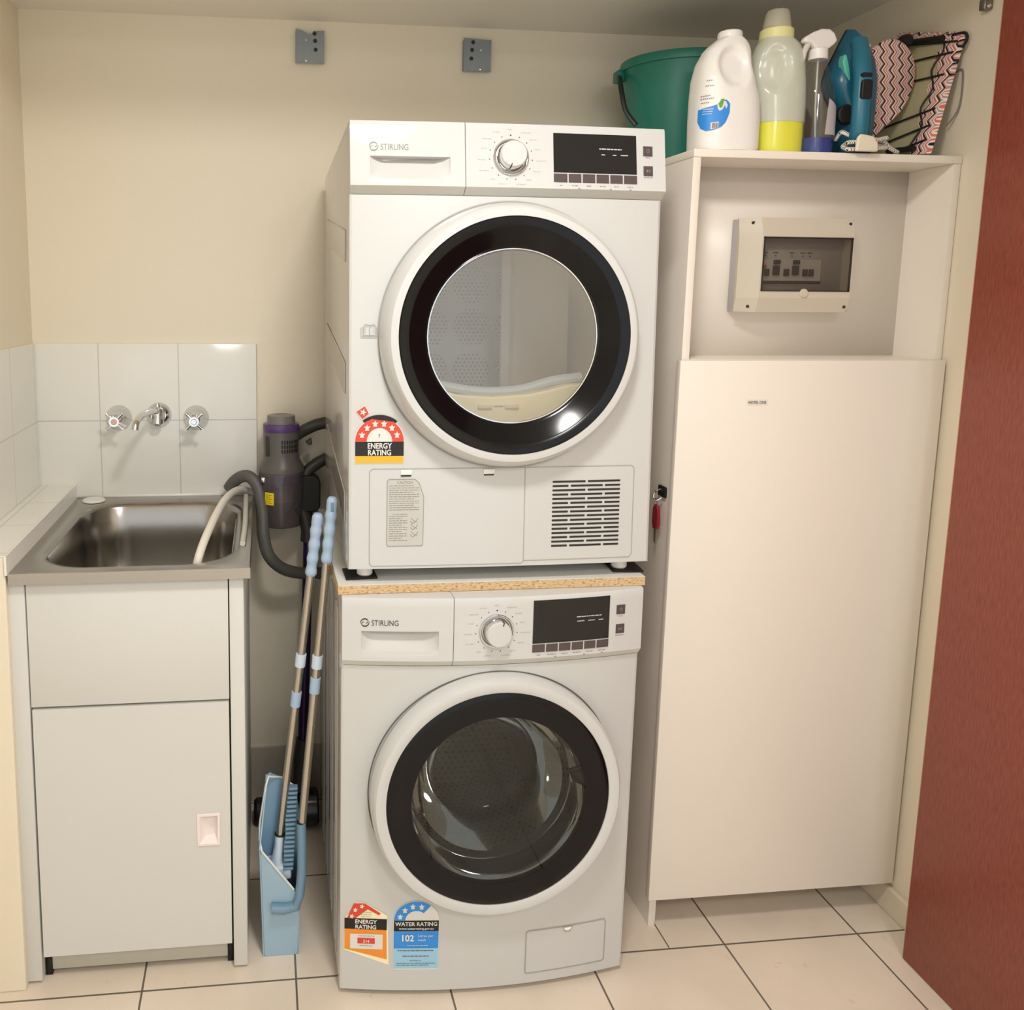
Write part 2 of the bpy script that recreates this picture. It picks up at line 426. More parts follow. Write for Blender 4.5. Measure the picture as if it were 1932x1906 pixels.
# ------------------------------------------------------------------ front-loader machines
W = .596
def make_machine(root, H, zp, bulge, D, kind):
    """shared construction of both front loaders; local origin = bottom left front corner"""
    z0 = .012 if kind == 'washer' else 0.0
    def f(x): return -bulge * (1 - (2 * x / W - 1) ** 2)
    def F(u, v, off): return (u, f(u) - off, v)
    dc = (.3025, .441)                                   # door centre
    rh = .232
    # --- body: front sheet with a round opening + shell
    bm = B()
    x0, x1, e = .006, W - .006, .006
    angs = set(2 * PI * i / 120 for i in range(120))
    for cx, cz in ((x0, z0), (x1, z0), (x0, zp), (x1, zp)): angs.add(math.atan2(cz - dc[1], cx - dc[0]) % (2 * PI))
    angs = sorted(angs)
    rings = []
    for k in range(8):
        t = k / 7; ring = []
        for a in angs:
            ca, sa = math.cos(a), math.sin(a)
            tx = ((x1 if ca > 0 else x0) - dc[0]) / ca if abs(ca) > 1e-9 else 9
            tz = ((zp if sa > 0 else z0) - dc[1]) / sa if abs(sa) > 1e-9 else 9
            L = min(tx, tz); r = rh + (L - rh) * t
            x = dc[0] + ca * r; z = dc[1] + sa * r
            if L < rh + .02: x = dc[0] + ca * (L if k else min(rh, L - .004)); z = dc[1] + sa * (L if k else min(rh, L - .004))
            ring.append((x, f(x) , z))
        rings.append(ring)
    # inward return of the opening
    rings.insert(0, [(x, y + .03, z) for x, y, z in rings[0]])
    loft(bm, rings, cap=False)
    plan = [(x0, f(x0)), (.0015, f(x0) + .002), (0, e + .001)] + [(0, D), (W, D)] + [(W, e + .001), (W - .0015, f(x0) + .002), (x1, f(x1))]
    A = [bm.verts.new((u, v, z0)) for u, v in plan]; C = [bm.verts.new((u, v, H - .002)) for u, v in plan]
    for i in range(len(plan) - 1): bm.faces.new((A[i], A[i + 1], C[i + 1], C[i]))
    top = [(W * i / 24, f(W * i / 24)) for i in range(25)]
    for z in (z0, H - .002):
        bm.faces.new([bm.verts.new((u, v, z)) for u, v in top + [(W, D), (0, D)]])
    bm.faces.new([bm.verts.new((u, f(u) + .004, v)) for u, v in ((x0, zp - .01), (x0, H - .004), (x1, H - .004), (x1, zp - .01))])
    bmesh.ops.remove_doubles(bm, verts=bm.verts, dist=.0003)
    for fc in bm.faces:
        c = fc.calc_center_median(); n = fc.normal
        fc.material_index = 0
    bm.normal_update()
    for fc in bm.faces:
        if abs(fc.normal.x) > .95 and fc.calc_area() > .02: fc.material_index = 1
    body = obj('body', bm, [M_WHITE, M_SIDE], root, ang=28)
    # pressed ribs on the side sheet
    bm = B()
    if kind == 'washer':
        for y in (.05, .085, .17, .205, .29, .325, .41, .445): box(bm, -.003, .0002, y, y + .014, .05, .80)
    else:
        for z in (.08, .33, .58): prism(bm, [(.05, z), (.52, z + .08), (.52, z + .14), (.05, z + .06)], 'x', -.003, .0002)
    obj('side_rib', bm, M_SIDE, root, bevel=.0025)
    # --- upper fascia in two pieces
    pa, pb = (.0105, .0092) if kind == 'washer' else (.0175, .0035)
    zlo, zhi = zp + .016, H - .005
    def po(v): return pa + (pb - pa) * max(0, min(1, (v - zlo) / (zhi - zlo)))
    def fascia(xa, xb, holes=None):
        bm = B()
        xs = [xa + (xb - xa) * i / max(1, round((xb - xa) / .02)) for i in range(round((xb - xa) / .02) + 1)]
        prof = [(.004, zp), (-.0005, zp + .001), (-pa, zp + .014), (-po(zp + .018), zp + .018), (-po(H - .006), H - .006), (-po(H) + .002, H - .001), (.002, H), (.03, H)]
        zz = [(o, z) for o, z in prof[:4]]
        if holes:
            hx0, hx1, hz0, hz1 = holes; s = .012
            xs = sorted(set([x for x in xs if not (hx0 - .008 < x < hx1 + .008)] + [hx0, hx0 + .001, hx0 + s, hx0 + 2.2 * s, (hx0 + hx1) / 2, hx1 - 2.2 * s, hx1 - s, hx1 - .001, hx1]))
            zz += [(-po(q), q) for q in (hz0 - .0005, hz0 + .004, hz0 + .012, hz0 + (hz1 - hz0) * .6, hz1 - .0015, hz1)]
        zz += [(-po(zp + .12), zp + .12)] + prof[4:]
        rings = []
        for x in xs:
            ring = []
            for o, z in zz:
                y = f(x) + o
                if holes:
                    if hx0 < x < hx1 and hz0 <= z < hz1 - .001 and o < -.002:
                        w = (z - hz0) / (hz1 - .0015 - hz0)
                        side = min(1, (x - hx0) / (2.2 * s), (hx1 - x) / (2.2 * s))
                        dep = (.024 if kind == 'washer' else .020) * min(1, w * 1.05) * (side ** .6)
                        y += dep
                ring.append((x, y, z))
            rings.append(ring)
        loft(bm, rings, cap=False, closed=False)
        # end caps
        for r in (rings[0], rings[-1]):
            bm.faces.new([bm.verts.new(p) for p in r])
        for fc in bm.faces:
            c = fc.calc_center_median()
            if c.z < zp + .0145 and c.z > zp: fc.material_index = 1
            elif holes and holes[0] < c.x < holes[1] and holes[2] < c.z < holes[3] and c.y > f(c.x) - po(c.z) + .0006: fc.material_index = 2
        bmesh.ops.recalc_face_normals(bm, faces=bm.faces)
        return bm
    xd = .211
    drawer = obj('detergent_drawer' if kind == 'washer' else 'water_tank_drawer', fascia(.001, xd - .0006, (.037, .183, .733, .776) if kind == 'washer' else (.037, .183, .722, .765)), [M_PANELW, M_GREY, mat('drawer_grip_plastic', 'C9C8C6', .4)], root, ang=30)
    panel = obj('control_panel', fascia(xd + .0006, W - .001), [M_PANELW, M_GREY], root, ang=30)
    G = lambda u, v, off: F(u, v, off + po(v))
    # brand mark and lettering
    bm = B(); cx, cz = .0435, .782 if kind == 'dryer' else .793
    if kind == 'washer': cz -= .0
    for k in range(2):            # round emblem: two hooks chasing each other round an S
        a0 = PI * k + .9
        n_ = 14; o = []; i_ = []
        for q in range(n_ + 1):
            a = a0 + q / n_ * PI * .80; w = .0021 * math.sin(PI * min(1, (n_ - q + 1.5) / n_ * .6)) + .0003
            o.append((cx + .0084 * math.cos(a), cz + .0084 * math.sin(a))); i_.append((cx + (.0084 - w) * math.cos(a), cz + (.0084 - w) * math.sin(a)))
        for q in range(n_): decal(bm, [o[q], o[q + 1], i_[q + 1], i_[q]], G, .0006)
        hx, hz = cx + .0036 * math.cos(a0), cz + .0036 * math.sin(a0)
        for q in range(n_):
            a, b_ = a0 - q / n_ * PI * .85, a0 - (q + 1) / n_ * PI * .85
            decal(bm, [(hx + .0044 * math.cos(a), hz + .0044 * math.sin(a)), (hx + .0044 * math.cos(b_), hz + .0044 * math.sin(b_)), (hx + .0031 * math.cos(b_), hz + .0031 * math.sin(b_)), (hx + .0031 * math.cos(a), hz + .0031 * math.sin(a))], G, .0006)
    merge(bm, text_bm('STIRLING', .0155, .0555, cz - .0005, G, .0006, align='LEFT', squeeze=.80))
    lt = obj('brand_lettering', bm, M_PRINT if kind == 'dryer' else M_PRINTD, drawer, smooth=False)
    # dial
    kx, kz = (.2955, .767) if kind == 'dryer' else (.2935, .775)
    ky = f(kx) - po(kz)
    slope = -math.atan((pa - pb) / (zhi - zlo)); tw = math.atan(-4 * bulge / W * (1 - 2 * kx / W))
    KM = Matrix.Translation((kx, ky, kz)) @ Matrix.Rotation(slope, 4, 'X') @ Matrix.Translation((-kx, -ky, -kz))
    bm = B(); lathe(bm, [(.0335, 0), (.0335, -.003), (.0325, -.0042), (.0310, -.0042), (.0300, -.003), (.0285, -.0005)], (kx, ky, kz), 'y', 56, M=KM)
    dial = obj('dial', bm, M_CHROME, root)
    bm = B(); lathe(bm, [(.0268, .0), (.0268, -.004), (.0250, -.016), (.0246, -.019)], (kx, ky, kz), 'y', 56, M=KM)
    obj('dial_skirt', bm, M_CHROME, dial)
    bm = B(); lathe(bm, [(.0246, -.019), (.0240, -.0215), (.0225, -.023), (0, -.0235)], (kx, ky, kz), 'y', 56, M=KM)
    obj('dial_cap', bm, M_PANELW, dial)
    bm = B(); a = math.radians(-105 if kind == 'dryer' else 72)
    M = KM @ Matrix.Translation((kx, ky - .012, kz)) @ Matrix.Rotation(-a, 4, 'Y')
    box(bm, .019, .0262, -.0125, .002, -.0007, .0007, M=M)
    obj('dial_pointer', bm, M_PRINTD, dial)
    bm = B()
    for k in range(15):
        a = PI / 2 + 2 * PI * k / 15
        u, v = kx + .0405 * math.cos(a), kz + .0405 * math.sin(a)
        s = .0016 if k == 0 else .0011
        decal(bm, [(u + s * math.cos(q * PI / 4), v + s * math.sin(q * PI / 4)) for q in range(8)], G, .0004)
        uu = kx + .048 * math.cos(a); vv = kz + .050 * math.sin(a)
        L = .010 + .008 * ((k * 7) % 3) / 2
        if math.cos(a) > .15: text_lines(bm, G, .0004, uu, uu + L, vv, .0017, 1, k)
        elif math.cos(a) < -.15: text_lines(bm, G, .0004, uu - L, uu, vv, .0017, 1, k)
        else: text_lines(bm, G, .0004, uu - L / 2, uu + L / 2, vv + (.001 if math.sin(a) > 0 else -.001), .0017, 1, k)
    obj('dial_marking', bm, [M_PRINTD, mat('pale_print', 'B9B5B2', .6)], panel, smooth=False)
    # display
    dx0, dx1, dz0, dz1 = (.376, .537, .724, .814) if kind == 'dryer' else (.365, .522, .729, .832)
    bm = B()
    def slab(bm, u0, u1, v0, v1, t0, t1, mi=0):
        nn = max(1, int((u1 - u0) / .012)); us = [u0 + (u1 - u0) * i / nn for i in range(nn + 1)]
        P = [(u, v0) for u in us] + [(u, v1) for u in us[::-1]]; m_ = len(P)
        A = [bm.verts.new(G(u, v, t0)) for u, v in P]; C = [bm.verts.new(G(u, v, t1)) for u, v in P]
        fs = [bm.faces.new((C[i], C[i + 1], C[m_ - 2 - i], C[m_ - 1 - i])) for i in range(nn)] + [bm.faces.new((A[i], A[(i + 1) % m_], C[(i + 1) % m_], C[i])) for i in range(m_)]
        for q in fs: q.material_index = mi
        bmesh.ops.recalc_face_normals(bm, faces=fs)
    dsp = obj('display', (lambda b: (slab(b, dx0, dx1, dz0 + .0175, dz1, -.001, .0012), b)[1])(B()), M_DISP, root, smooth=False)
    bm = B(); pr = mat('display_print', 'C9CBC9', .5)
    if kind == 'dryer':
        text_lines(bm, G, .0016, dx0 + .088, dx0 + .132, dz1 - .027, .0022, 0, 1, 0)
        for u, w in ((.092, .007), (.114, .007), (.130, .014)): decal(bm, rect(dx0 + u, dx0 + u + w, dz1 - .0385, dz1 - .0368), G, .0016)
    else:
        text_lines(bm, G, .0016, dx0 + .088, dx0 + .140, dz1 - .037, .0018, 0, 2, 0)
        for u, w in ((.089, .015), (.112, .014), (.134, .010)): decal(bm, rect(dx0 + u, dx0 + u + w, dz1 - .0465, dz1 - .0450), G, .0016)
    obj('display_print', bm, pr, dsp, smooth=False)
    n = 6; wv = (dx1 - dx0) / n
    bm = B(); slab(bm, dx0, dx1, dz0 - .0002, dz0 + .0175, -.0012, .0006); obj('button_strip', bm, M_PANELW, root, smooth=False)
    for k in range(n):
        bm = B(); slab(bm, dx0 + k * wv + (.0013 if k else 0), dx0 + (k + 1) * wv - (.0013 if k < n - 1 else 0), dz0, dz0 + .0155, -.001, .002)
        obj('button', bm, M_BTN, root, bevel=.0006)
    for k, vz in enumerate((.786, .749) if kind == 'dryer' else (.802, .763)):
        bu = .560 if kind == 'dryer' else .5465
        bm = B(); slab(bm, bu - .0092, bu + .0092, vz - .0092, vz + .0092, -.001, .0016)
        b_ = obj('button', bm, M_BTN, root, bevel=.0006)
        bm = B()
        if k == 0:
            for r in (.0034,):
                o = [(bu + r * math.cos(q * PI / 8), vz + r * math.sin(q * PI / 8)) for q in range(17)]
                i_ = [(bu + (r - .0007) * math.cos(q * PI / 8), vz + (r - .0007) * math.sin(q * PI / 8)) for q in range(17)]
                for q in range(16): decal(bm, [o[q], o[q + 1], i_[q + 1], i_[q]], G, .0019)
            decal(bm, rect(bu - .0004, bu + .0004, vz, vz + .0045), G, .002)
        else:
            decal(bm, [(bu - .0035, vz - .003), (bu - .0035, vz + .003), (bu + .0005, vz)], G, .0019)
            decal(bm, rect(bu + .0015, bu + .0022, vz - .003, vz + .003), G, .0019); decal(bm, rect(bu + .0030, bu + .0037, vz - .003, vz + .003), G, .0019)
        obj('button_symbol', bm, M_PRINT, b_, smooth=False)
    bm = B()
    for k in range(n):
        c = dx0 + (k + .5) * wv; L = (.008, .017, .013, .016, .014, .016)[k] * (.7 if kind == 'dryer' else 1)
        text_lines(bm, G, .0004, c - L / 2, c + L / 2, dz0 - .006, .0016, 0, k)
    for u in (.3, .68, .92): decal(bm, rect(dx0 + u * (dx1 - dx0) - .0018, dx0 + u * (dx1 - dx0) + .0018, dz0 - .0125, dz0 - .0100), G, .0004)
    for vz in ((.774, .737) if kind == 'dryer' else (.7885, .7495)):
        L = .008 if vz > .76 else .018
        text_lines(bm, G, .0004, (.560 if kind == 'dryer' else .5465) - L / 2, (.560 if kind == 'dryer' else .5465) + L / 2, vz, .0016, 0, 3)
    obj('button_marking', bm, M_PRINT, panel, smooth=False)
    # --- door
    yf = f(dc[0])
    door = thing_child('door', root)
    c = (dc[0], yf, dc[1])
    if kind == 'dryer':
        ring = [(.2470, .000), (.2460, -.008), (.2430, -.022), (.2375, -.036), (.231, -.0435), (.2205, -.0455), (.2175, -.0455), (.2170, -.042)]
        blk = [(.2175, -.040), (.2170, -.0465), (.2150, -.0480), (.1990, -.0465), (.1975, -.0455), (.1680, -.0260), (.1640, -.0225), (.1605, -.0220)]
    else:
        ring = [(.2475, .000), (.2475, -.012), (.2460, -.026), (.2400, -.0345), (.2300, -.0365), (.2205, -.0330), (.2195, -.0300)]
        blk = [(.2200, -.0250), (.2195, -.0320), (.2160, -.0335), (.2050, -.0345), (.1900, -.0350), (.1720, -.0352)]
    obj('door_ring', lathe(B(), ring, c, 'y', 128), M_PANELW, door)
    obj('door_trim_ring', lathe(B(), blk, c, 'y', 128), M_BLACKG, door)
    if kind == 'dryer':
        gl = lathe(B(), [(.1610, -.0215), (.150, -.0225), (.120, -.0250), (.07, -.0270), (0, -.0275)], c, 'y', 96)
        obj('door_glass', gl, M_GLASS, door)
        obj('glass_rim', lathe(B(), [(.1615, -.0215), (.1615, -.0245), (.1595, -.0245), (.1590, -.0215)], c, 'y', 96), M_CHROME, door)
        obj('door_lining', lathe(B(), [(.2170, .0), (.200, .0), (.182, -.018), (.1620, -.0205)], c, 'y', 96), mat('door_lining_plastic', 'B9B2A6', .5), door)
    else:
        gl = lathe(B(), [(.1725, -.0350), (.150, -.0362), (.1, -.0385), (.05, -.0398), (0, -.0402)], c, 'y', 96)
        obj('door_glass', gl, M_TINT, door)
        bowl = [(.172, -.024), (.171, -.012), (.166, .006), (.1600, .018), (.1590, .024), (.1480, .030), (.1380, .075), (.1250, .112), (.1080, .128), (.07, .136), (0, .138)]
        obj('glass_bowl', lathe(B(), bowl, (c[0], c[1], c[2]), 'y', 96), M_BOWL, door)
        obj('bowl_rim', lathe(B(), [(.2170, -.020), (.185, -.020), (.1740, -.024), (.172, -.020), (.176, -.0)], c, 'y', 96), M_BLACKG, door)
        bm = B()
        for (ax, az, dd) in ((0, 0, 0),):
            prism(bm, [(c[0] + .140, c[2] + .052), (c[0] + .170, c[2] + .060), (c[0] + .172, c[2] + .018), (c[0] + .148, c[2] + .028)], 'y', c[1] - .028, c[1] - .020)
        obj('door_latch', bm, mat('latch_plastic', '2A2C2E', .3), door, bevel=.001)
    # seam / recess around the door
    bm = B()
    nseg = 128
    for k in range(nseg):
        a, b_ = 2 * PI * k / nseg, 2 * PI * (k + 1) / nseg
        pts = [(dc[0] + r * math.cos(t_), dc[1] + r * math.sin(t_)) for r, t_ in ((.2475, a), (.2500, a), (.2500, b_), (.2475, b_))]
        if max(p[1] for p in pts) < zp - .001: decal(bm, pts, F, .0007)
    obj('door_seam', bm, M_LINE if kind == 'dryer' else mat('seam_shadow_gap', '6D6862', .7), root, smooth=False)
    # --- inside: gasket and drum
    if kind == 'dryer':
        dr = .268; y0 = .10; y1 = .47
        bm = lathe(B(), [(.231, yf + .012), (.226, yf + .045), (.215, yf + .055), (.222, yf + .075), (.24, .085), (dr, y0)], (dc[0], 0, dc[1]), 'y', 96)
        obj('gasket', bm, mat('cream_bulkhead', 'D9CFB4', .5), root)
        # lint filter housing in the lower lip
        bm = B()
        prism(bm, [(.11, .262), (.19, .222), (.27, .210), (.34, .210), (.42, .222), (.49, .262), (.48, .348), (.44, .346), (.40, .336), (.36, .328), (.29, .323), (.22, .327), (.18, .338), (.12, .348)], 'y', .045, .085)
        lf = obj('lint_filter', bm, mat('cream_filter_plastic', 'E2D2A8', .45), root, bevel=.004)
        bm = B()
        for u in (.272, .326): box(bm, u - .014, u + .014, .041, .046, .300, .308)
        box(bm, .289, .309, .042, .046, .305, .307)
        obj('filter_catch', bm, mat('filter_catch_plastic', 'C9BD9C', .5), lf, bevel=.001)
        bm = B(); tube(bm, smooth_path([(.12, .088, .362), (.18, .088, .345), (.25, .088, .332), (.30, .088, .329), (.36, .088, .334), (.42, .088, .350), (.48, .088, .358)], 5), .011, 10)
        obj('filter_edge', bm, mat('grey_filter_edge', 'AEB4B4', .35), root)
        bm = lathe(B(), [(dr, y0 + .0), (dr, y1)], (dc[0], 0, dc[1]), 'y', 96)
        obj('drum', bm, mat('drum_steel', 'E6DED3', .5, metal=.1, bump=.08, bscale=120), root)
        bm = lathe(B(), [(dr, y1), (0, y1)], (dc[0], 0, dc[1]), 'y', 96)
        uv_plane(bm, lambda co: (co.x + .02, co.z + .015))
        obj('drum_back', bm, drum_mat('perforated_drum_back', 'C4CFD4', '6F787E', 95, .30, metal=.05, mask=9.5), root)
        # tall lifter rib standing off the drum wall
        bm = B(); prism(bm, [(.388, y1 - .110), (.412, y1 - .116), (.418, y1 - .108), (.548, y1 - .125), (.548, y1 - .09), (.40, y1 - .085)], 'z', dc[1] - .165, dc[1] + .20)
        obj('drum_lifter', bm, mat('lifter_steel', 'E0D5C6', .5, metal=.1, bump=.1, bscale=90), root, bevel=.01, seg=3)
    else:
        dr = .245; y0 = .10; y1 = .40
        bm = lathe(B(), [(.231, yf + .002), (.220, yf + .03), (.190, yf + .05), (.185, yf + .08), (.20, .075), (.215, .09), (dr, y0)], (dc[0], 0, dc[1]), 'y', 96)
        obj('gasket', bm, mat('grey_door_gasket', '55565A', .5), root)
        bm = lathe(B(), [(dr, y0), (dr, y1)], (dc[0], 0, dc[1]), 'y', 96)
        l = bm.loops.layers.uv.verify()
        for fc in bm.faces:
            mid = fc.calc_center_median(); am = math.atan2(mid.z - dc[1], mid.x - dc[0])
            for lp in fc.loops:
                a = math.atan2(lp.vert.co.z - dc[1], lp.vert.co.x - dc[0])
                if a - am > PI: a -= 2 * PI
                if am - a > PI: a += 2 * PI
                lp[l].uv = (a * dr + 3, lp.vert.co.y)
        pm = drum_mat('perforated_drum_wall', 'B8B4AA', '26241F', 60, .22, metal=.6, rough=.35)
        obj('drum', bm, pm, root)
        bm = lathe(B(), [(dr, y1), (.12, y1 - .01), (.10, y1 - .03), (0, y1 - .035)], (dc[0], 0, dc[1]), 'y', 96)
        uv_plane(bm, lambda co: (co.x, co.z)); obj('drum_back', bm, pm, root)
        for k in range(3):
            a = math.radians(80 + 120 * k); bm = B()
            M = Matrix.Translation((dc[0], 0, dc[1])) @ Matrix.Rotation(-a, 4, 'Y')
            prism(bm, [(dr, -.035), (dr - .055, -.010), (dr - .055, .010), (dr, .035)], 'y', y0 + .02, y1 - .02, M=M)
            obj('drum_lifter', bm, mat('washer_lifter', 'A8A49A', .4, metal=.4), root, bevel=.006)
    return f, F, G

def thing_child(name, parent):
    o = bpy.data.objects.new(name, None); COL.objects.link(o); o.parent = parent; o.empty_display_size = .03
    return o

# washing machine on the floor
HW = .8415
washer = thing('washing_machine', 'white front-loading washing machine standing on the floor under the dryer', 'washing machine', (0, 0, 0))
wf, WF, WG = make_machine(washer, HW, .703, .028, .585, 'washer')
for x in (.05, .546):
    for y in (.04, .53):
        obj('foot', lathe(B(), [(0, 0), (.019, 0), (.019, .006), (.012, .008), (.012, .014), (0, .014)], (x, y, 0), 'z', 24), M_BLACK, washer)
# drain-filter flap
bm = B(); pts = [(.381, .034), (.549, .034), (.553, .038), (.553, .124), (.549, .130), (.383, .130), (.378, .125), (.378, .038)]
bm = B()
for k in range(9): decal(bm, rect(.380 + k * .0189, .380 + (k + 1) * .0189, .036, .1275), WF, .0006)
flap = obj('filter_flap', bm, M_WHITE, washer, smooth=False)
bm = B(); seam(pts + [pts[0]], WF, .0012, .0008)
obj('flap_outline', bm, M_LINE, flap, smooth=False)
bm = B(); decal(bm, [(.4595 + .008 * (1 + math.cos(a)), .1265 - .007 * math.sin(a)) for a in [PI * q / 8 for q in range(9)]], WF, .0019)
obj('flap_latch', bm, mat('latch_highlight_plastic', 'FFFFFF', .3), flap, smooth=False)
bm = B(); decal(bm, [(.456, .1285), (.479, .1285), (.4735, .1165), (.4615, .1165)], WF, .0017)
obj('latch_recess', bm, M_LINE, flap, smooth=False)

def energy_label(parent, F, x0, z0, w, full, off=.0012):
    """house-shaped star rating label; full = the seven star one, otherwise the torn orange one"""
    root = thing_child('energy_label', parent)
    cx = x0 + w / 2
    if full:
        zb = z0 + .0405; r = w / 2; hb = .0290
        bm = B()
        decal(bm, rect(x0 - .0012, x0 + w + .0012, z0 - .001, zb), F, off)
        decal(bm, [(cx + (r + .0014) * math.cos(a), zb + (r * .98 + .0014) * math.sin(a)) for a in [PI * q / 32 for q in range(33)]], F, off)
        decal(bm, [(x0 + .0008, zb + .0570), (x0 + .0185, zb + .0690), (x0 + .0270, zb + .0530), (x0 + .013, zb + .0405)], F, off)
        obj('label_paper', bm, M_SWHITE, root, smooth=False)
        bm = B()
        for q in range(32):
            a, b_ = PI * q / 32, PI * (q + 1) / 32
            decal(bm, [(cx + r * math.cos(a), zb + r * .98 * math.sin(a)), (cx + r * math.cos(b_), zb + r * .98 * math.sin(b_)), (cx + .024 * math.cos(b_), zb + .026 * math.sin(b_)), (cx + .024 * math.cos(a), zb + .026 * math.sin(a))], F, off + .0003)
        obj('label_red_arch', bm, M_RED, root, smooth=False); bm = B()
        decal(bm, [(x0 + .0022, zb + .0565), (x0 + .0180, zb + .0670), (x0 + .0255, zb + .0530), (x0 + .0135, zb + .0425)], F, off + .0003)
        obj('label_red_tab', bm, M_RED, root, smooth=False)
        bm = B()
        for k in range(6):
            a = math.radians(158 - k * 27.2); rr = .0355
            decal(bm, star(cx + rr * math.cos(a), zb + rr * .98 * math.sin(a), .0068), F, off + .0006)
        decal(bm, star(x0 + .0147, zb + .0555, .0068, .3), F, off + .0006)
        obj('label_star', bm, M_SWHITE, root, smooth=False)
        bm = B(); decal(bm, rect(x0, x0 + w, z0 + .0135, zb), F, off + .0004)
        a0, a1 = math.radians(128), math.radians(50)
        A = [a0 + (a1 - a0) * q / 12 for q in range(13)]
        decal(bm, [(cx + (r + .0060) * math.cos(a), zb + (r + .0060) * .98 * math.sin(a)) for a in A] + [(cx + (r + .0005) * math.cos(a), zb + (r + .0005) * .98 * math.sin(a)) for a in A[::-1]], F, off + .0007)
        obj('label_black_band', bm, M_SBLACK, root, smooth=False)
        obj('label_yellow_band', decal(B(), rect(x0, x0 + w, z0, z0 + .0135), F, off + .0004), M_YEL, root, smooth=False)
        bm = text_bm('ENERGY', .0146, cx, z0 + .0328, F, off + .0010, squeeze=.84, bold=.00035)
        merge(bm, text_bm('RATING', .0146, cx, z0 + .0202, F, off + .0010, squeeze=.84, bold=.00035))
        obj('label_lettering', bm, M_SWHITE, root, smooth=False)
        obj('label_number', text_bm('7', .0085, cx - .0005, zb + .011, F, off + .0006), M_PRINTD, root, smooth=False)
    else:
        zb = z0 + .0715
        bm = B(); decal(bm, [(x0 - .001, z0 + .0005), (x0 + w + .004, z0 - .030), (x0 + w + .002, z0 + .05), (x0 + w - .0005, zb + .008), (x0 + w * .75, zb + .018), (x0 + w * .47, zb + .035), (x0 + .021, zb + .034), (x0 + .012, zb + .012), (x0 - .001, zb - .001)], F, off)
        obj('label_torn_paper', bm, M_TORN, root, smooth=False)
        bm = B(); decal(bm, [(x0, z0 + .0030), (x0 + w, z0 - .0175), (x0 + w - .001, z0 + .048), (x0, z0 + .048)], F, off + .0003)
        obj('label_orange_field', bm, M_ORANGE, root, smooth=False)
        bm = B(); decal(bm, rect(x0 + .0115, x0 + w - .0085, z0 + .0045, z0 + .0375), F, off + .0006); 
        obj('label_white_field', bm, M_SWHITE, root, smooth=False)
        bm = B(); decal(bm, rect(x0 + .026, x0 + w - .024, z0 + .0165, z0 + .0290), F, off + .0009)
        A = [math.radians(150 - q * 10) for q in range(11)]
        decal(bm, [(x0 + .005, zb), (x0 + .019, zb + .0325), (x0 + .040, zb + .0335)] + [(x0 + .072, zb + .012), (x0 + .068, zb + .0085), (x0 + .058, zb + .017), (x0 + .046, zb + .0205), (x0 + .034, zb + .0185), (x0 + .025, zb + .011), (x0 + .022, zb)], F, off + .0004)
        obj('label_red_arch', bm, M_RED, root, smooth=False)
        bm = B()
        for u, v in ((.0145, .0045), (.0215, .0185), (.0345, .0270)): decal(bm, star(x0 + u, zb + v, .0055, .2), F, off + .0007)
        merge(bm, text_bm('ENERGY', .0122, cx, z0 + .0650, F, off + .0009, squeeze=.95, bold=.0003))
        merge(bm, text_bm('RATING', .0122, cx, z0 + .0535, F, off + .0009, squeeze=.95, bold=.0003))
        merge(bm, text_bm('314', .0095, cx + .001, z0 + .0222, F, off + .0012, squeeze=.9, bold=.0002))
        obj('label_lettering', bm, M_SWHITE, root, smooth=False)
        bm = B(); decal(bm, rect(x0, x0 + w - .0005, z0 + .0475, zb), F, off + .0005)
        obj('label_black_band', bm, M_SBLACK, root, smooth=False)
        bm = B()
        for k, v in enumerate((.014, .009, .004)): text_lines(bm, F, off + .0006, cx - .010, cx + .012, zb + v, .0010, 0, k)
        text_lines(bm, F, off + .0010, x0 + .028, x0 + w - .026, z0 + .0335, .001, 0, 5); text_lines(bm, F, off + .0010, x0 + .030, x0 + w - .028, z0 + .0120, .001, 0, 6)
        obj('label_fine_print', bm, M_PRINT, root, smooth=False)
    return root
energy_label(washer, WF, .0095, .0995, .0845, False)

# water rating label
root = thing_child('water_label', washer); x0, w, zb = .1075, .0895, .1675; cx = x0 + w / 2
bm = B(); decal(bm, [(x0 - .001, .0590), (x0 + w + .001, .0590), (x0 + w + .001, zb)] + [(cx + (w / 2 + .001) * math.cos(a), zb + .0435 * math.sin(a)) for a in [PI * q / 24 for q in range(25)]], WF, .0012)
obj('label_paper', bm, M_SWHITE, root, smooth=False)
bm = B()
for q in range(9, 32):
    a, b_ = PI * q / 32, PI * (q + 1) / 32
    decal(bm, [(cx + w / 2 * math.cos(a), zb + .0425 * math.sin(a)), (cx + w / 2 * math.cos(b_), zb + .0425 * math.sin(b_)), (cx + .0225 * math.cos(b_), zb + .022 * math.sin(b_)), (cx + .0225 * math.cos(a), zb + .022 * math.sin(a))], WF, .0015)
decal(bm, rect(x0, x0 + w, .1065, .1465), WF, .0015)
obj('label_blue_field', bm, M_SBLUE, root, smooth=False)
bm = B(); decal(bm, rect(x0, x0 + w, .0620, .1068), WF, .0016); obj('label_pale_blue_field', bm, M_SLBLUE, root, smooth=False)
bm = B(); decal(bm, rect(x0, x0 + w, .1450, .1680), WF, .0017); obj('label_black_band', bm, M_SBLACK, root, smooth=False)
bm = B()
for k in range(4):
    a = math.radians(163 - 30 * k); decal(bm, star(cx + .0340 * math.cos(a), zb + .0325 * math.sin(a), .0068), WF, .0019)
merge(bm, text_bm('WATER RATING', .0118, cx, .1612, WF, .0021, squeeze=.97, bold=.00025))
merge(bm, text_bm('www.waterrating.gov.au', .0066, cx, .1502, WF, .0021, squeeze=1.07, bold=.0001))
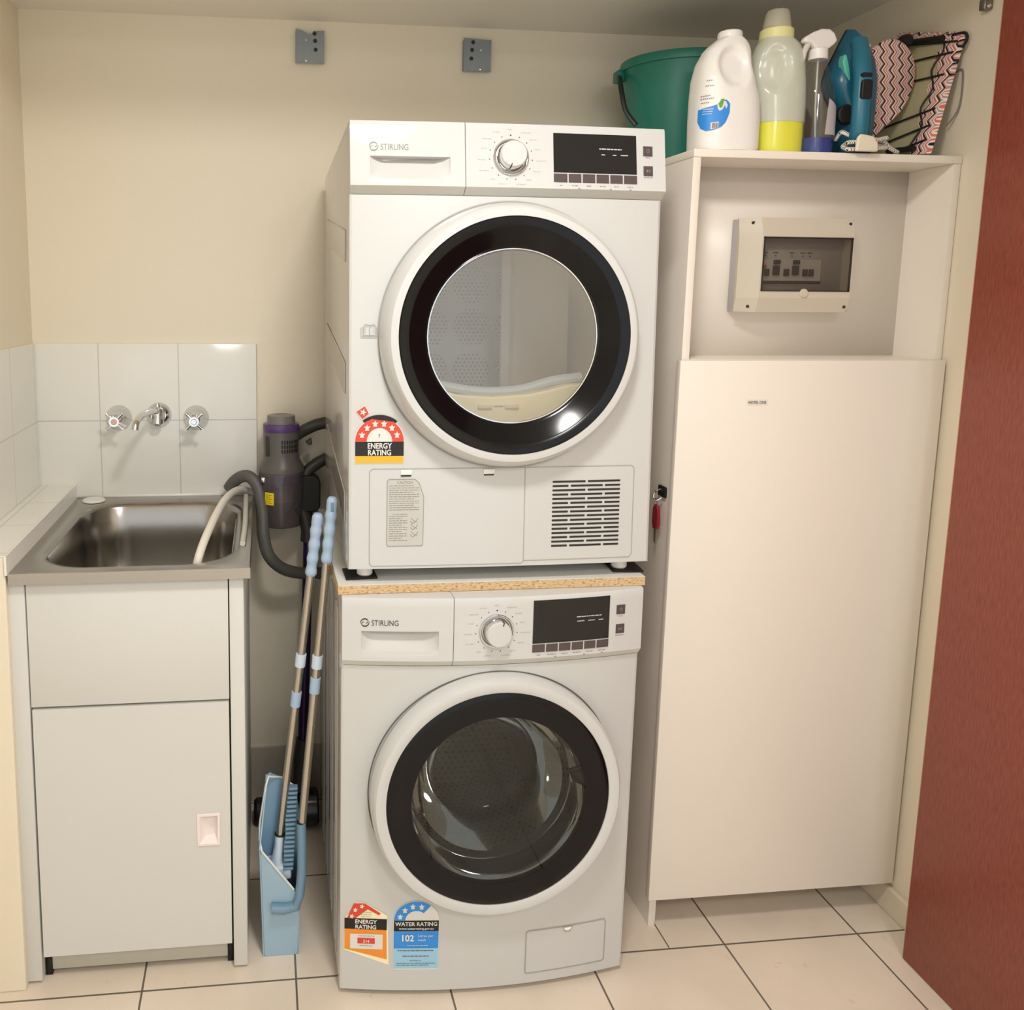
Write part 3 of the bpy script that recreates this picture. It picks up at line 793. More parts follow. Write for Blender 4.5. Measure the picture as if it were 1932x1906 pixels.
merge(bm, text_bm('102', .0195, x0 + .0270, .1300, WF, .0020, squeeze=.92, bold=.0005))
merge(bm, text_bm('Litres per', .0078, x0 + .0640, .1345, WF, .0020)); merge(bm, text_bm('wash', .0078, x0 + .0560, .1262, WF, .0020))
text_lines(bm, WF, .0019, x0 + .027, x0 + .068, .1135, .0010, 0, 4)
obj('label_lettering', bm, M_SWHITE, root, smooth=False)
bm = B()
for v, a, b_, h in ((.1020, .008, .080, .0016), (.0900, .018, .072, .0014), (.0800, .032, .056, .0009), (.0740, .006, .084, .0009), (.0700, .006, .070, .0009)):
    text_lines(bm, WF, .0019, x0 + a, x0 + b_, v, h, 0, int(v * 1e4))
obj('label_fine_print', bm, M_PRINTD, root, smooth=False)

# shelf board between the machines
t = thing('shelf_board', 'white laminated chipboard slab lying between washer and dryer', 'board', (-.0056, .0013, HW + .0007))
bd = .585
bm = B(); box(bm, 0, .608, 0, bd, 0, .0165)
def chip_mat():
    m = mat('raw_chipboard_edge', 'D9B27C', .8); nt = m.node_tree; b = nt.nodes['Principled BSDF']
    tc = nt.nodes.new('ShaderNodeTexCoord'); v = nt.nodes.new('ShaderNodeTexNoise'); v.inputs['Scale'].default_value = 230; v.inputs['Detail'].default_value = 4
    mp = nt.nodes.new('ShaderNodeMapping'); mp.inputs['Scale'].default_value = (.6, 1, 1.6)
    nt.links.new(tc.outputs['Object'], mp.inputs[0]); nt.links.new(mp.outputs[0], v.inputs['Vector'])
    r = nt.nodes.new('ShaderNodeValToRGB'); e = r.color_ramp.elements
    e[0].position = .33; e[0].color = lin('8C6540'); e[1].position = .66; e[1].color = lin('DDC39C')
    x = e.new(.43); x.color = lin('CBAA7C')
    nt.links.new(v.outputs['Fac'], r.inputs[0]); nt.links.new(r.outputs[0], b.inputs['Base Color'])
    return m
obj('chipboard_core', bm, chip_mat(), t, smooth=False)
bm = B(); box(bm, 0, .608, 0, bd, .0165, .0181); obj('laminate_top', bm, M_CAB, t, bevel=.0004)
BT = HW + .0007 + .0181
for lb, xx, yy, rz in (('square black rubber pad under the dryer foot at the left', .012, .030, .03), ('square black rubber pad under the dryer foot at the right', .548, .030, -.10)):
    o = obj('rubber_pad', box(B(), 0, .062, 0, .062, 0, .004), M_BLACK, None, bevel=.001); o.location = (xx, yy, BT); o.rotation_euler = (0, 0, rz)
    tag(o, lb, 'rubber pad', 'rubber pads under the dryer')

# dryer on the board, leaning slightly back
HD = .830
dryer = thing('tumble_dryer', 'white front-loading tumble dryer stacked on the board above the washing machine', 'dryer', (.0136, .0068, .8899), (-.0401, 0, 0))
df, DF, DG = make_machine(dryer, HD, .698, .008, .590, 'dryer')
for x in (.037, .555):
    for y in (.045, .53):
        L = (.8899 - BT - .004) - .04 * y if y < .1 else (.8899 - BT) - .04 * y
        if y > .1: L -= .0005
        obj('foot', lathe(B(), [(0, -L), (.013, -L), (.0155, -L + .003), (.0155, -.004), (.010, 0), (0, .001)], (x, y, 0), 'z', 24), M_PLASTICW, dryer)
energy_label(dryer, DF, .0125, .2035, .0915, True)
# lower service panel seams, catches, grille, caution sticker, manual symbol
bm = B()
seam([(.339, .192), (.046, .192), (.040, .187), (.040, .010), (.045, .005), (.335, .005), (.339, .009), (.339, .192)], DF)
seam([(.339, .192), (.553, .192), (.559, .187), (.559, .017), (.554, .010), (.339, .010)], DF)
obj('service_panel_seam', bm, M_LINE, dryer, smooth=False)
for x in (.109, .268):
    bm = B(); box(bm, x - .011, x + .011, df(x) - .0030, df(x) + .0008, .1805, .1900)
    c_ = obj('panel_catch', bm, M_PLASTICW, dryer, bevel=.001)
    bm = B(); box(bm, x - .0095, x + .0095, df(x) - .0015, df(x) + .0005, .1775, .1808); obj('catch_slot', bm, M_DARKLINE, c_, smooth=False)
bm = B(); gx0, gx1, gz0, gz1 = .394, .531, .033, .167; rows = 16
for k in range(rows):
    z = gz1 - (k + .5) * (gz1 - gz0) / rows; h = .0020
    cuts = [(gx0 + gx1) / 2] if k % 2 == 0 else [gx0 + (gx1 - gx0) * .25, gx0 + (gx1 - gx0) * .755]
    xs = [gx0] + sum([[c - .0022, c + .0022] for c in cuts], []) + [gx1]
    for a, b_ in zip(xs[::2], xs[1::2]): decal(bm, rrect(a, b_, z - h, z + h, .0012, 2), DF, .0005)
obj('vent_grille', bm, M_DARKLINE, dryer, smooth=False)
root = thing_child('caution_label', dryer)
bm = B(); cp = [(.075, .044), (.140, .044), (.142, .047), (.143, .138), (.134, .165), (.126, .172), (.076, .172), (.0735, .169), (.073, .047)]
decal(bm, cp, DF, .0008); obj('label_paper', bm, mat('grey_label_paper', 'C2C2BC', .5), root, smooth=False)
bm = B(); seam(cp + [cp[0]], DF, .0012, .0005)
for k in range(26):
    v = .1600 - k * .0042
    if k in (12,): continue
    e1 = .134 if k < 12 else .112
    text_lines(bm, DF, .0012, .077 if k not in (13,) else .084, e1 - .01 * ((k * 5) % 3 == 0), v, .0011, 0, k)
merge(bm, text_bm('CAUTION', .0068, .107, .1660, DF, .0012))
for (u, v) in ((.118, .092), (.118, .080), (.118, .066)):
    seam([(u, v), (u + .004, v - .005), (u + .010, v - .001), (u + .014, v + .005)], DF, .0013, .0005); seam([(u + .001, v + .006), (u + .006, v + .001), (u + .013, v - .003)], DF, .0013, .0004)
obj('label_fine_print', bm, M_PRINT, root, smooth=False)
bm = B(); bx, bz = .0385, .4515
for s in (-1, 1):
    seam([(bx, bz - .009), (bx + s * .011, bz - .009), (bx + s * .011, bz + .007), (bx + s * .008, bz + .011), (bx, bz + .009)], DF, .0006, .0005)
    seam([(bx, bz - .0115), (bx + s * .0135, bz - .0115), (bx + s * .0135, bz + .006)], DF, .0006, .0004); seam([(bx, bz - .014), (bx + s * .016, bz - .014), (bx + s * .016, bz + .005)], DF, .0006, .0004)
    seam([(bx + s * .002, bz + .006), (bx + s * .008, bz + .008), (bx + s * .008, bz - .006)], DF, .0006, .0003)
seam([(bx, bz - .009), (bx, bz + .009)], DF, .0006, .0005)
obj('manual_symbol', bm, M_PRINT, dryer, smooth=False)

# ------------------------------------------------------------------ laundry tub
def quad_strip(bm, A, C, mi=0):
    n = len(A)
    for i in range(n): bm.faces.new((A[i], A[(i + 1) % n], C[(i + 1) % n], C[i])).material_index = mi
ZS = .878
tub = thing('laundry_cabinet', 'white laundry cabinet under the steel sink, one door with recessed pull', 'cabinet', (-.633, .0859, 0))
bm = B()
box(bm, .0, .030, .0, .58, .006, .8545)                # left stile and side
box(bm, .419, .4475, .0, .58, .006, .8545)             # right stile and side
obj('cabinet_frame', bm, M_CAB, tub, bevel=.0012)
obj('fascia_panel', box(B(), .0325, .4165, .001, .018, .600, .8545), M_CAB, tub, bevel=.001)
obj('carcass_floor', box(B(), .031, .418, .03, .56, .052, .066), M_CAB, tub)
obj('gap_shade_sheet', box(B(), .031, .418, .020, .024, .052, .85), mat('gap_shade_dark', '4A4742', .8), tub)  # dark sheet just behind door and fascia, stands in for shade in the gaps
obj('kick_panel', box(B(), .045, .405, .022, .034, .012, .062), mat('grey_kick_panel', 'BDBAAE', .5), tub, bevel=.001)
obj('foot', box(B(), .031, .045, .022, .05, 0, .052), M_BLACK, tub); obj('foot', box(B(), .405, .418, .022, .05, 0, .052), M_BLACK, tub)
dr_ = B(); hx0, hx1, hz0, hz1 = .3530, .3895, .291, .351
for a in ((.0345, hx0, .060, .5955), (hx1, .4155, .060, .5955), (hx0, hx1, .060, hz0), (hx0, hx1, hz1, .5955)): box(dr_, a[0], a[1], -.001, .016, a[2], a[3])
bmesh.ops.remove_doubles(dr_, verts=dr_.verts, dist=.0001)
door = obj('door', dr_, M_CAB, tub, smooth=False)
bm = B()
O = rect(hx0 - .005, hx1 + .005, hz0 - .005, hz1 + .005); I = rect(hx0, hx1, hz0, hz1)
A = [bm.verts.new((u, -.0012, v)) for u, v in O]; A2 = [bm.verts.new((u, -.0034, v)) for u, v in O]
C = [bm.verts.new((u, -.0038, v)) for u, v in I]
ap = [bm.verts.new((u, y, v)) for (u, y, v) in ((hx0 + .012, .012, hz0 + .006), (hx1 - .004, .0135, hz0 + .012), (hx1 - .004, .0135, hz1 - .004), (hx0 + .012, .006, hz1 - .010))]
quad_strip(bm, A, A2); quad_strip(bm, A2, C); quad_strip(bm, C, ap); bm.faces.new(ap)
bmesh.ops.recalc_face_normals(bm, faces=bm.faces)
obj('recessed_pull', bm, mat('pinkish_white_plastic', 'F3E8E4', .35), door, bevel=.0006)

# steel sink
sink = thing('laundry_sink', 'stainless steel laundry sink with rounded bowl set on the white cabinet', 'sink', (0, 0, 0))
bm = B()
x0, x1, y0, y1 = -.6265, -.173, .0716, .6805
hole = rrect(-.592, -.205, .112, .620, .105, 12)
N = len(hole); hc = (-.3985, .366)
outer = []
for (u, v) in hole:
    du, dv = u - hc[0], v - hc[1]
    s = min(((x1 if du > 0 else x0) - hc[0]) / du if abs(du) > 1e-9 else 9, ((y1 if dv > 0 else y0) - hc[1]) / dv if abs(dv) > 1e-9 else 9)
    outer.append((hc[0] + du * s, hc[1] + dv * s))
for c in ((x0, y0), (x1, y0), (x1, y1), (x0, y1)):       # snap to the real corners
    i = min(range(N), key=lambda k: (outer[k][0] - c[0]) ** 2 + (outer[k][1] - c[1]) ** 2); outer[i] = c
def inset(pts, d, c=hc): 
    return [(c[0] + (u - c[0]) * (1 - d / .19), c[1] + (v - c[1]) * (1 - d / .25)) for u, v in pts]
def ring(pts, z): return [bm.verts.new((u, v, z)) for u, v in pts]
mid = [((a[0] + b_[0] * 3) / 4, (a[1] + b_[1] * 3) / 4) for a, b_ in zip(hole, outer)]
rs = [ring(outer, ZS), ring(mid, ZS), ring(inset(hole, -.010), ZS - .0015), ring(hole, ZS - .004), ring(inset(hole, .006), ZS - .014), ring(inset(hole, .012), ZS - .10), ring(inset(hole, .020), ZS - .19), ring(inset(hole, .034), ZS - .212), ring(inset(hole, .07), ZS - .222), ring(inset(hole, .15), ZS - .226)]
for a, b_ in zip(rs, rs[1:]): quad_strip(bm, a, b_)
bm.faces.new(rs[-1])
bmesh.ops.recalc_face_normals(bm, faces=bm.faces)
for f_ in bm.faces: f_.normal_flip() if f_.normal.z < -.5 else None
obj('bowl', bm, M_STEEL, sink, ang=50)
bm = B()
lip = [ (x0, y0), (x1, y0), (x1, y1), (x0, y1)]
A = [bm.verts.new((u, v, ZS)) for u, v in lip]; e = .0012
C0 = [bm.verts.new((u, v, ZS - e)) for u, v in ((x0 - e, y0 - e), (x1 + e, y0 - e), (x1 + e, y1), (x0 - e, y1))]
C1 = [bm.verts.new((u, v, ZS - .0222)) for u, v in ((x0 - e, y0 - e), (x1 + e, y0 - e), (x1 + e, y1), (x0 - e, y1))]
C2 = [bm.verts.new((u, v, ZS - .0222)) for u, v in ((x0 + .004, y0 + .006), (x1 - .004, y0 + .006), (x1 - .004, y1), (x0 + .004, y1))]
quad_strip(bm, A, C0); quad_strip(bm, C0, C1); quad_strip(bm, C1, C2)
bmesh.ops.recalc_face_normals(bm, faces=bm.faces)
obj('rim_edge', bm, mat('polished_steel_edge', 'B9B5AE', .14, metal=1), sink, ang=25)
obj('bypass_cap', lathe(B(), [(.0285, 0), (.0285, .003), (.026, .005), (0, .0055)], (-.578, .643, ZS), 'z', 32), M_PLASTICW, sink)
obj('waste_outlet', lathe(B(), [(.034, .0), (.034, .002), (.028, .003), (.022, -.001), (0, -.001)], (-.3985, .366, ZS - .226), 'z', 32), M_CHROME, sink)
obj('seal_bead', box(B(), -.6275, -.161, .6805, .6812, .876, .884), M_PLASTICW, sink)

# hoses
t = tag(obj('white_hose', tube(B(), smooth_path([(-.292, .235, .690), (-.290, .185, .800), (-.279, .160, .868), (-.262, .25, .905), (-.238, .42, .925), (-.214, .56, .918), (-.192, .625, .904), (-.172, .640, .895)], 8), .0088, 14), mat('white_hose_plastic', 'E9E2D8', .45), None), 'thin white hose curving from the sink bowl over its back right corner', 'hose')
t = thing('drain_hose', 'thick grey corrugated hose looping over the right back corner of the sink', 'hose')
pts = smooth_path([(-.235, .636, .905), (-.222, .628, .925), (-.200, .615, .942), (-.178, .600, .942), (-.158, .585, .915), (-.149, .570, .860), (-.146, .55, .800), (-.132, .545, .750), (-.098, .56, .712), (-.050, .585, .690), (.0, .610, .680), (.05, .615, .65)], 12)
obj('corrugated_tube', tube(B(), pts, .0150, 14, rfun=lambda i: 1 + .06 * (i % 2)), mat('dark_grey_hose', '5A5955', .5), t)
obj('white_end', tube(B(), smooth_path([(-.190, .606, .893), (-.189, .50, .885), (-.188, .35, .883), (-.190, .22, .882)], 6), .006, 10), mat('translucent_strap', 'CFC9BE', .4), t)

# taps
def tap_handle(loc, lab_, red=False):
    t = thing('tap', lab_, 'tap', loc, (0, 0, 0), 'laundry taps on the white tiles')
    obj('wall_flange', lathe(B(), [(.0330, 0), (.0325, -.003), (.022, -.018), (.0150, -.034), (.0130, -.038), (0, -.038)], (0, 0, 0), 'y', 40), M_CHROME, t)
    obj('spindle', lathe(B(), [(.0085, -.030), (.0085, -.050), (.0110, -.054), (.0125, -.066), (.0125, -.078), (0, -.078)], (0, 0, 0), 'y', 28), M_CHROME, t)
    bm = B()
    for k in range(4):
        a = PI / 4 + k * PI / 2
        tube(bm, [(0.006 * math.cos(a), -.069, .006 * math.sin(a)), (.020 * math.cos(a), -.068, .020 * math.sin(a)), (.0275 * math.cos(a), -.067, .0275 * math.sin(a)), (.0285 * math.cos(a), -.067, .0285 * math.sin(a))], [.0045, .0042, .0052, .003], 12)
    h = obj('cross_handle', bm, M_CHROME, t)
    obj('index_button', lathe(B(), [(.0075, -.0775), (.0075, -.0795), (.0065, -.0805), (0, -.0808)], (0, 0, 0), 'y', 24), mat('pink_button', 'E9B9A4', .4) if red else M_CHROME, h)
    return t
YT = YB - .0081
tap_handle((-.5150, YT, 1.0880), 'chrome cross-handle wall tap left of the spout, pinkish centre button', True)
tap_handle((-.3185, YT, 1.0865), 'chrome cross-handle wall tap right of the spout, plain chrome centre')
t = thing('tap_spout', 'chrome swivel spout on the tiles between the two cross-handle taps', 'spout', (-.4130, YT, 1.0950))
obj('wall_flange', lathe(B(), [(.0320, 0), (.0315, -.004), (.023, -.014), (.019, -.018), (0, -.018)], (0, 0, 0), 'y', 40), M_CHROME, t)
obj('spout_body', lathe(B(), [(.0, .034), (.006, .034), (.0075, .030), (.0075, .024), (.0135, .020), (.0150, .012), (.0150, -.018), (.0120, -.022), (0, -.022)], (0, -.032, 0), 'z', 32), M_CHROME, t)
obj('spout_neck', lathe(B(), [(.0120, -.010), (.0120, -.022)], (0, 0, 0), 'y', 24), M_CHROME, t)
pts = smooth_path([(0, -.032, .012), (-.008, -.060, .016), (-.020, -.105, .018), (-.029, -.150, .013), (-.034, -.175, .002), (-.0355, -.180, -.012)], 6)
obj('spout_pipe', tube(B(), pts, .0085, 16), M_CHROME, t)

# ------------------------------------------------------------------ stick vacuum on the back wall
M_VG = mat('vacuum_grey_plastic', '5C5854', .35); M_VD = mat('vacuum_dark_plastic', '35332F', .4)
M_VP = mat('vacuum_purple_plastic', '5B3F74', .3)
vac = thing('stick_vacuum', 'grey and purple cordless stick vacuum upright between the sink and the machines', 'vacuum cleaner', (-.0995, .610, 0))
obj('filter_cap', lathe(B(), [(0, 1.099), (.030, 1.102), (.0355, 1.101), (.0365, 1.085), (.037, 1.079), (0, 1.079)], (0, 0, 0), 'z', 40), mat('vacuum_cap_plastic', '7A7470', .3), vac)
obj('purple_collar', lathe(B(), [(.037, 1.081), (.0455, 1.080), (.0465, 1.076), (.0465, 1.063), (.045, 1.060), (0, 1.060)], (0, 0, 0), 'z', 40), M_VP, vac)
mb = lathe(B(), [(.0, 1.062), (.0455, 1.061), (.0462, 1.05), (.0455, 1.005), (.0475, .990), (.0560, .974), (.0590, .965), (.0590, .958), (0, .958)], (0, 0, 0), 'z', 48)
mh = obj('motor_housing', mb, M_VG, vac)
bm = B()
for r in range(3):
    for k in range(8):
        a = math.radians(-88 + k * 8.2); z = 1.010 + r * .0115
        M = Matrix.Rotation(a, 4, 'Z')
        box(bm, .0445, .0468, -.0016, .0016, z, z + .009, M=M)
obj('air_slots', bm, M_BLACK, mh, smooth=False)
bm = B(); M = Matrix.Rotation(math.radians(-140), 4, 'Z'); box(bm, .043, .0475, -.0075, .0075, 1.000, 1.052, M=M)
obj('side_inset', bm, M_VD, mh, bevel=.003, seg=3)
M_BIN = clear_mat('clear_purple_bin_plastic', 'C4BDC2', see=.74, rough=.08, body='7F787C')
bn = obj('dust_bin', lathe(B(), [(.0588, .958), (.0600, .955), (.0595, .90), (.0575, .850), (.0555, .832), (.050, .816), (.040, .813), (0, .813)], (0, 0, 0), 'z', 48), M_BIN, vac)
obj('cyclone_core', lathe(B(), [(.050, .955), (.050, .925), (.034, .922), (.033, .885), (.036, .880), (.030, .86), (.012, .845), (0, .845)], (0, 0, 0), 'z', 32), mat('cyclone_grey', 'A39A92', .4), bn)
obj('cyclone_ring', lathe(B(), [(.0515, .950), (.0515, .926)], (0, 0, 0), 'z', 32), M_VP, bn)
bm = B()
n = 7
def VB(u, v, off): a = math.radians(-122) + u / .0597; return ((.0597 + off) * math.cos(a), (.0597 + off) * math.sin(a), v)
for k in range(n): decal(bm, rect(-.013 + k * .026 / n, -.013 + (k + 1) * .026 / n, .879, .911), VB, .0008)
yl = obj('warning_sticker', bm, mat('yellow_sticker', 'F2D21B', .4), bn, smooth=False)
bm = B()
for k in range(5): text_lines(bm, VB, .0013, -.010, .009 - (k % 2) * .004, .905 - k * .0052, .0012, 0, k)
obj('sticker_print', bm, M_PRINTD, yl, smooth=False)
obj('bin_latch', box(B(), -.052, -.040, -.045, -.032, .935, .949), M_CHROME, bn, bevel=.003)
bm = B(); prism(bm, rrect(.040, .100, .850, .945, .02), 'y', -.02, .024); obj('battery_pack', bm, M_BLACK, vac, bevel=.004)
bm = B(); tube(bm, smooth_path([(.035, .0, 1.046), (.062, .015, 1.060), (.100, .022, 1.074), (.150, .022, 1.078), (.185, .022, 1.060), (.190, .022, 1.020), (.160, .020, .995), (.110, .018, .980), (.070, .008, .955), (.060, .004, .93)], 6), .0155, 14)
obj('pistol_handle', bm, M_VD, vac)
bm = B(); prism(bm, [(.062, 1.030), (.078, 1.040), (.080, 1.024), (.072, 1.020)], 'y', .004, .022); obj('trigger', bm, M_VD, vac, bevel=.002)
obj('neck_tube', tube(B(), [(.050, 0, .860), (.062, -.002, .835), (.070, -.004, .800), (.068, -.004, .770)], .020, 18), M_VD, vac)
obj('wand', tube(B(), [(.070, -.004, .790), (.062, -.010, .50), (.052, -.020, .180)], .0135, 18), mat('purple_wand_metal', '3F2C58', .25, metal=.6), vac)
obj('wand_joint', tube(B(), [(.0545, -.018, .230), (.050, -.020, .170), (.046, -.022, .115), (.038, -.026, .070)], [.019, .022, .020, .024], 16), M_VD, vac)
bm = B(); tube(bm, [(-.078, -.03, .034), (-.070, -.03, .034), (.075, -.03, .034), (.088, -.03, .034)], [.027, .034, .034, .030], 22)
hd = obj('floor_head', bm, M_BLACK, vac, bevel=0)
bm = B(); tube(bm, [(.050, -.045, .050), (.060, -.050, .052), (.088, -.050, .052), (.093, -.050, .052)], [.040, .048, .048, .042], 22)
obj('head_motor_end', bm, mat('glossy_black_head', '17161A', .2), hd)

# ------------------------------------------------------------------ broom and dustpan
M_BL = mat('light_blue_plastic', '9DB9CC', .4); M_BD = mat('slate_blue_plastic', '6F8FA6', .4); M_BW = mat('pale_blue_white_plastic', 'CFDDEA', .4)
M_GRIP = mat('pale_blue_grip', 'A9C0D8', .5)
pan = thing('dustpan', 'light blue upright dustpan with long metal pole leaning between sink and washer', 'dustpan', (0, 0, 0))
def sheet(pts3, off):
    bm = B(); off = Vector(off)
    A = [bm.verts.new(p) for p in pts3]; C = [bm.verts.new(Vector(p) + off) for p in pts3]
    bm.faces.new(A[::-1]); bm.faces.new(C); quad_strip(bm, A, C); bmesh.ops.recalc_face_normals(bm, faces=bm.faces); return bm
yf_, yb_ = .112, .180
fr_ = [(-.151, yf_, .004), (-.146, yf_, .0), (-.083, yf_, .0), (-.079, yf_, .006), (-.078, yf_ - .004, .10), (-.084, yf_ - .006, .150), (-.088, yf_ - .006, .158), (-.154, yf_ - .004, .249), (-.157, yf_ - .002, .240)]
pm_ = obj('pan', sheet(fr_, (0, .003, 0)), M_BL, pan, bevel=.001)
bk = [(-.151, yb_, 0), (-.076, yb_, 0), (-.072, yb_, .18), (-.074, yb_, .30), (-.082, yb_, .345), (-.113, yb_ - .005, .372), (-.136, yb_ - .010, .387), (-.143, yb_ - .012, .383), (-.160, yb_ - .01, .262)]
obj('pan_back', sheet(bk, (0, .003, 0)), mat('dustpan_inner_blue', '7FA2BC', .35), pan, bevel=.001)
sd = [(-.151, yf_, 0), (-.157, yf_ - .004, .245), (-.161, yb_ - .01, .262), (-.151, yb_, 0)]
obj('pan_side', sheet(sd, (-.0025, 0, 0)), M_BL, pan)
sd = [(-.1600, yb_ - .008, .258), (-.1425, yb_ - .009, .383), (-.1425, yb_ - .032, .372), (-.158, yf_ - .004, .250)]
obj('pan_side', sheet(sd, (-.0025, 0, 0)), M_BL, pan)
sd = [(-.0785, yf_, 0), (-.0785, yf_ - .006, .150), (-.0735, yb_, .20), (-.0765, yb_, 0)]
obj('pan_side', sheet(sd, (.0025, 0, 0)), M_BL, pan)
obj('pan_base', box(B(), -.150, -.079, yf_, yb_, 0, .003), M_BL, pan)
bm = B(); tube(bm, [(-.0875, yf_ - .006, .157), (-.120, yf_ - .006, .202), (-.1545, yf_ - .005, .249), (-.1590, yf_ + .015, .262), (-.1580, .145, .290), (-.1445, .146, .374), (-.1390, .158, .386), (-.113, .175, .373), (-.083, .180, .347)], .0022, 8)
obj('pan_rim', bm, mat('worn_white_rim', 'E4E6E2', .5), pan)
bm = B(); tube(bm, [(-.0715, .120, .300), (-.0705, .115, .262), (-.0705, .108, .200), (-.0755, .100, .150), (-.083, .100, .124), (-.110, .100, .119), (-.128, .101, .121), (-.135, .101, .121)], [.0125, .0125, .0125, .0125, .0125, .0130, .0130, .0125], 14, flat=.8)
arm = obj('handle_arm', bm, M_BD, pan)
bm = B(); tube(bm, [(-.0715, .120, .297), (-.0715, .1202, .303)], .0095, 16); obj('arm_socket_mouth', bm, M_BLACK, arm)
bm = B()
for k in range(19):
    z = .190 + k * .0094; xx = -.1000 + k * .0006
    box(bm, xx - .010 + .001 * math.sin(k), xx + .012, .122 + k * .0012, .138 + k * .0012, z, z + .0052)
obj('cleaning_teeth', bm, M_BD, pan, bevel=.0012)
P2a, P2b = Vector((-.0712, .120, .28)), Vector((-.0085, .1210, .985))
def along(a, b_, z): t_ = (z - a.z) / (b_.z - a.z); return a + (b_ - a) * t_
bm = B(); tube(bm, [P2a, along(P2a, P2b, .6), along(P2a, P2b, .90)], .0088, 18); obj('pole', bm, M_POLE, pan)
def grip(a, b_, z0, z1, parent, slot):
    n = 36; pts = [along(a, b_, z0 + (z1 - z0) * i / n) for i in range(n + 1)]
    rad = []
    for i in range(n + 1):
        t_ = i / n; r = .0112 + (.0010 * math.sin(t_ * PI * 9) if t_ < .82 else 0)
        if i == 0: r = .0095
        if i >= n - 1: r = .0098 if i == n - 1 else .0075
        rad.append(r)
    g = obj('grip', tube(B(), pts, rad, 18), M_GRIP, parent)
    if slot:
        c = along(a, b_, z1 - .018); bm = B()
        box(bm, c.x - .0032, c.x + .0032, c.y - .0118, c.y - .0085, c.z - .010, c.z + .010); obj('hanging_slot', bm, M_BD, g, bevel=.002, seg=3)
grip(P2a, P2b, .868, 1.003, pan, True)
P1a, P1b = Vector((-.1180, .148, .24)), Vector((-.0375, .1280, .955))
broom = thing('broom', 'metal-poled broom with white socket standing inside the light blue dustpan', 'broom', (0, 0, 0))
bm = B(); tube(bm, [P1a, along(P1a, P1b, .6), along(P1a, P1b, .86)], .0088, 18); obj('pole', bm, M_POLE, broom)
grip(P1a, P1b, .838, .968, broom, False)
bm = B(); tube(bm, [(-.1165, .1476, .258), (-.1180, .148, .235), (-.1215, .149, .205), (-.1240, .15, .190)], [.0125, .0125, .0150, .024], 18, flat=.75); obj('socket', bm, M_BW, broom)
obj('socket_mouth', tube(B(), [along(P1a, P1b, .2575), along(P1a, P1b, .2592)], .0118, 16), M_BLACK, broom)
bm = B(); box(bm, -.146, -.092, .125, .172, .165, .195); obj('broom_head', bm, M_BW, broom, bevel=.006, seg=3)
bm = B(); 
for i in range(14):
    for j in range(4):
        u, v = -.144 + i * .0038, .130 + j * .012; prism(bm, [(u, v), (u + .0028, v), (u + .0028, v + .009), (u, v + .009)], 'z', .012 + .003 * ((i * j) % 3), .168)
obj('bristles', bm, mat('dark_bristles', '23282E', .8), broom, smooth=False)
def clip(a, b_, z, h, r, parent, name='pole_clip'):
    obj(name, tube(B(), [along(a, b_, z - h / 2), along(a, b_, z + h / 2)], r, 16), M_BW if name == 'pole_clip' else M_GRIP, parent, bevel=.0008)
clip(P1a, P1b, .569, .033, .0108, broom, 'sliding_collar'); clip(P2a, P2b, .606, .034, .0108, pan, 'sliding_collar')
clip(P1a, P1b, .655, .028, .0112, broom); clip(P2a, P2b, .657, .028, .0112, pan)

# ------------------------------------------------------------------ tall cabinet with meter niche
X0, X1, YC, ZT = .7102, 1.2905, .1159, 1.6986
cabt = thing('tall_cabinet', 'tall white cabinet right of the machines with open niche above its door', 'cabinet', (X0, YC, 0))
D_ = YB - .0105 - YC; Wc = X1 - X0
bm = B(); box(bm, 0, .016, 0, D_, 0, ZT - .0155); obj('side_panel', bm, M_CABC, cabt, bevel=.0008)
bm = B(); box(bm, Wc - .016, Wc, 0, D_, .064, ZT - .0155); obj('side_panel', bm, M_CABC, cabt, bevel=.0008)
obj('top_panel', box(B(), -.001, Wc, -.002, D_, ZT - .0155, ZT), M_CABC, cabt, bevel=.001)
obj('niche_back', box(B(), .016, Wc - .016, .122, .138, 1.2795, ZT - .0155), M_CABC, cabt)
bm = B(); box(bm, .016, Wc - .016, -.001, D_, 1.262, 1.2795); obj('niche_shelf', bm, M_CABC, cabt, bevel=.0006)
bm = B(); box(bm, .016, Wc - .016, .02, D_, .078, .094); obj('bottom_panel', bm, M_CABC, cabt)
bm = B(); box(bm, -.0119, Wc - .006, -.0195, -.0022, .0763, 1.2788)
dt = obj('door', bm, M_CABC, cabt, bevel=.0012)
SF = lambda u, v, off: (u, -.0195 - off, v)
nm = obj('door_label', decal(B(), rrect(.137, .182, 1.1865, 1.1985, .002, 3), SF, .0004), mat('clear_label_tape', 'E9E4DA', .3), dt, smooth=False)
obj('label_lettering', text_bm('HOTEL ONE', .0082, .1590, 1.1925, SF, .0009, squeeze=.86, bold=.0001), M_PRINTD, nm, smooth=False)

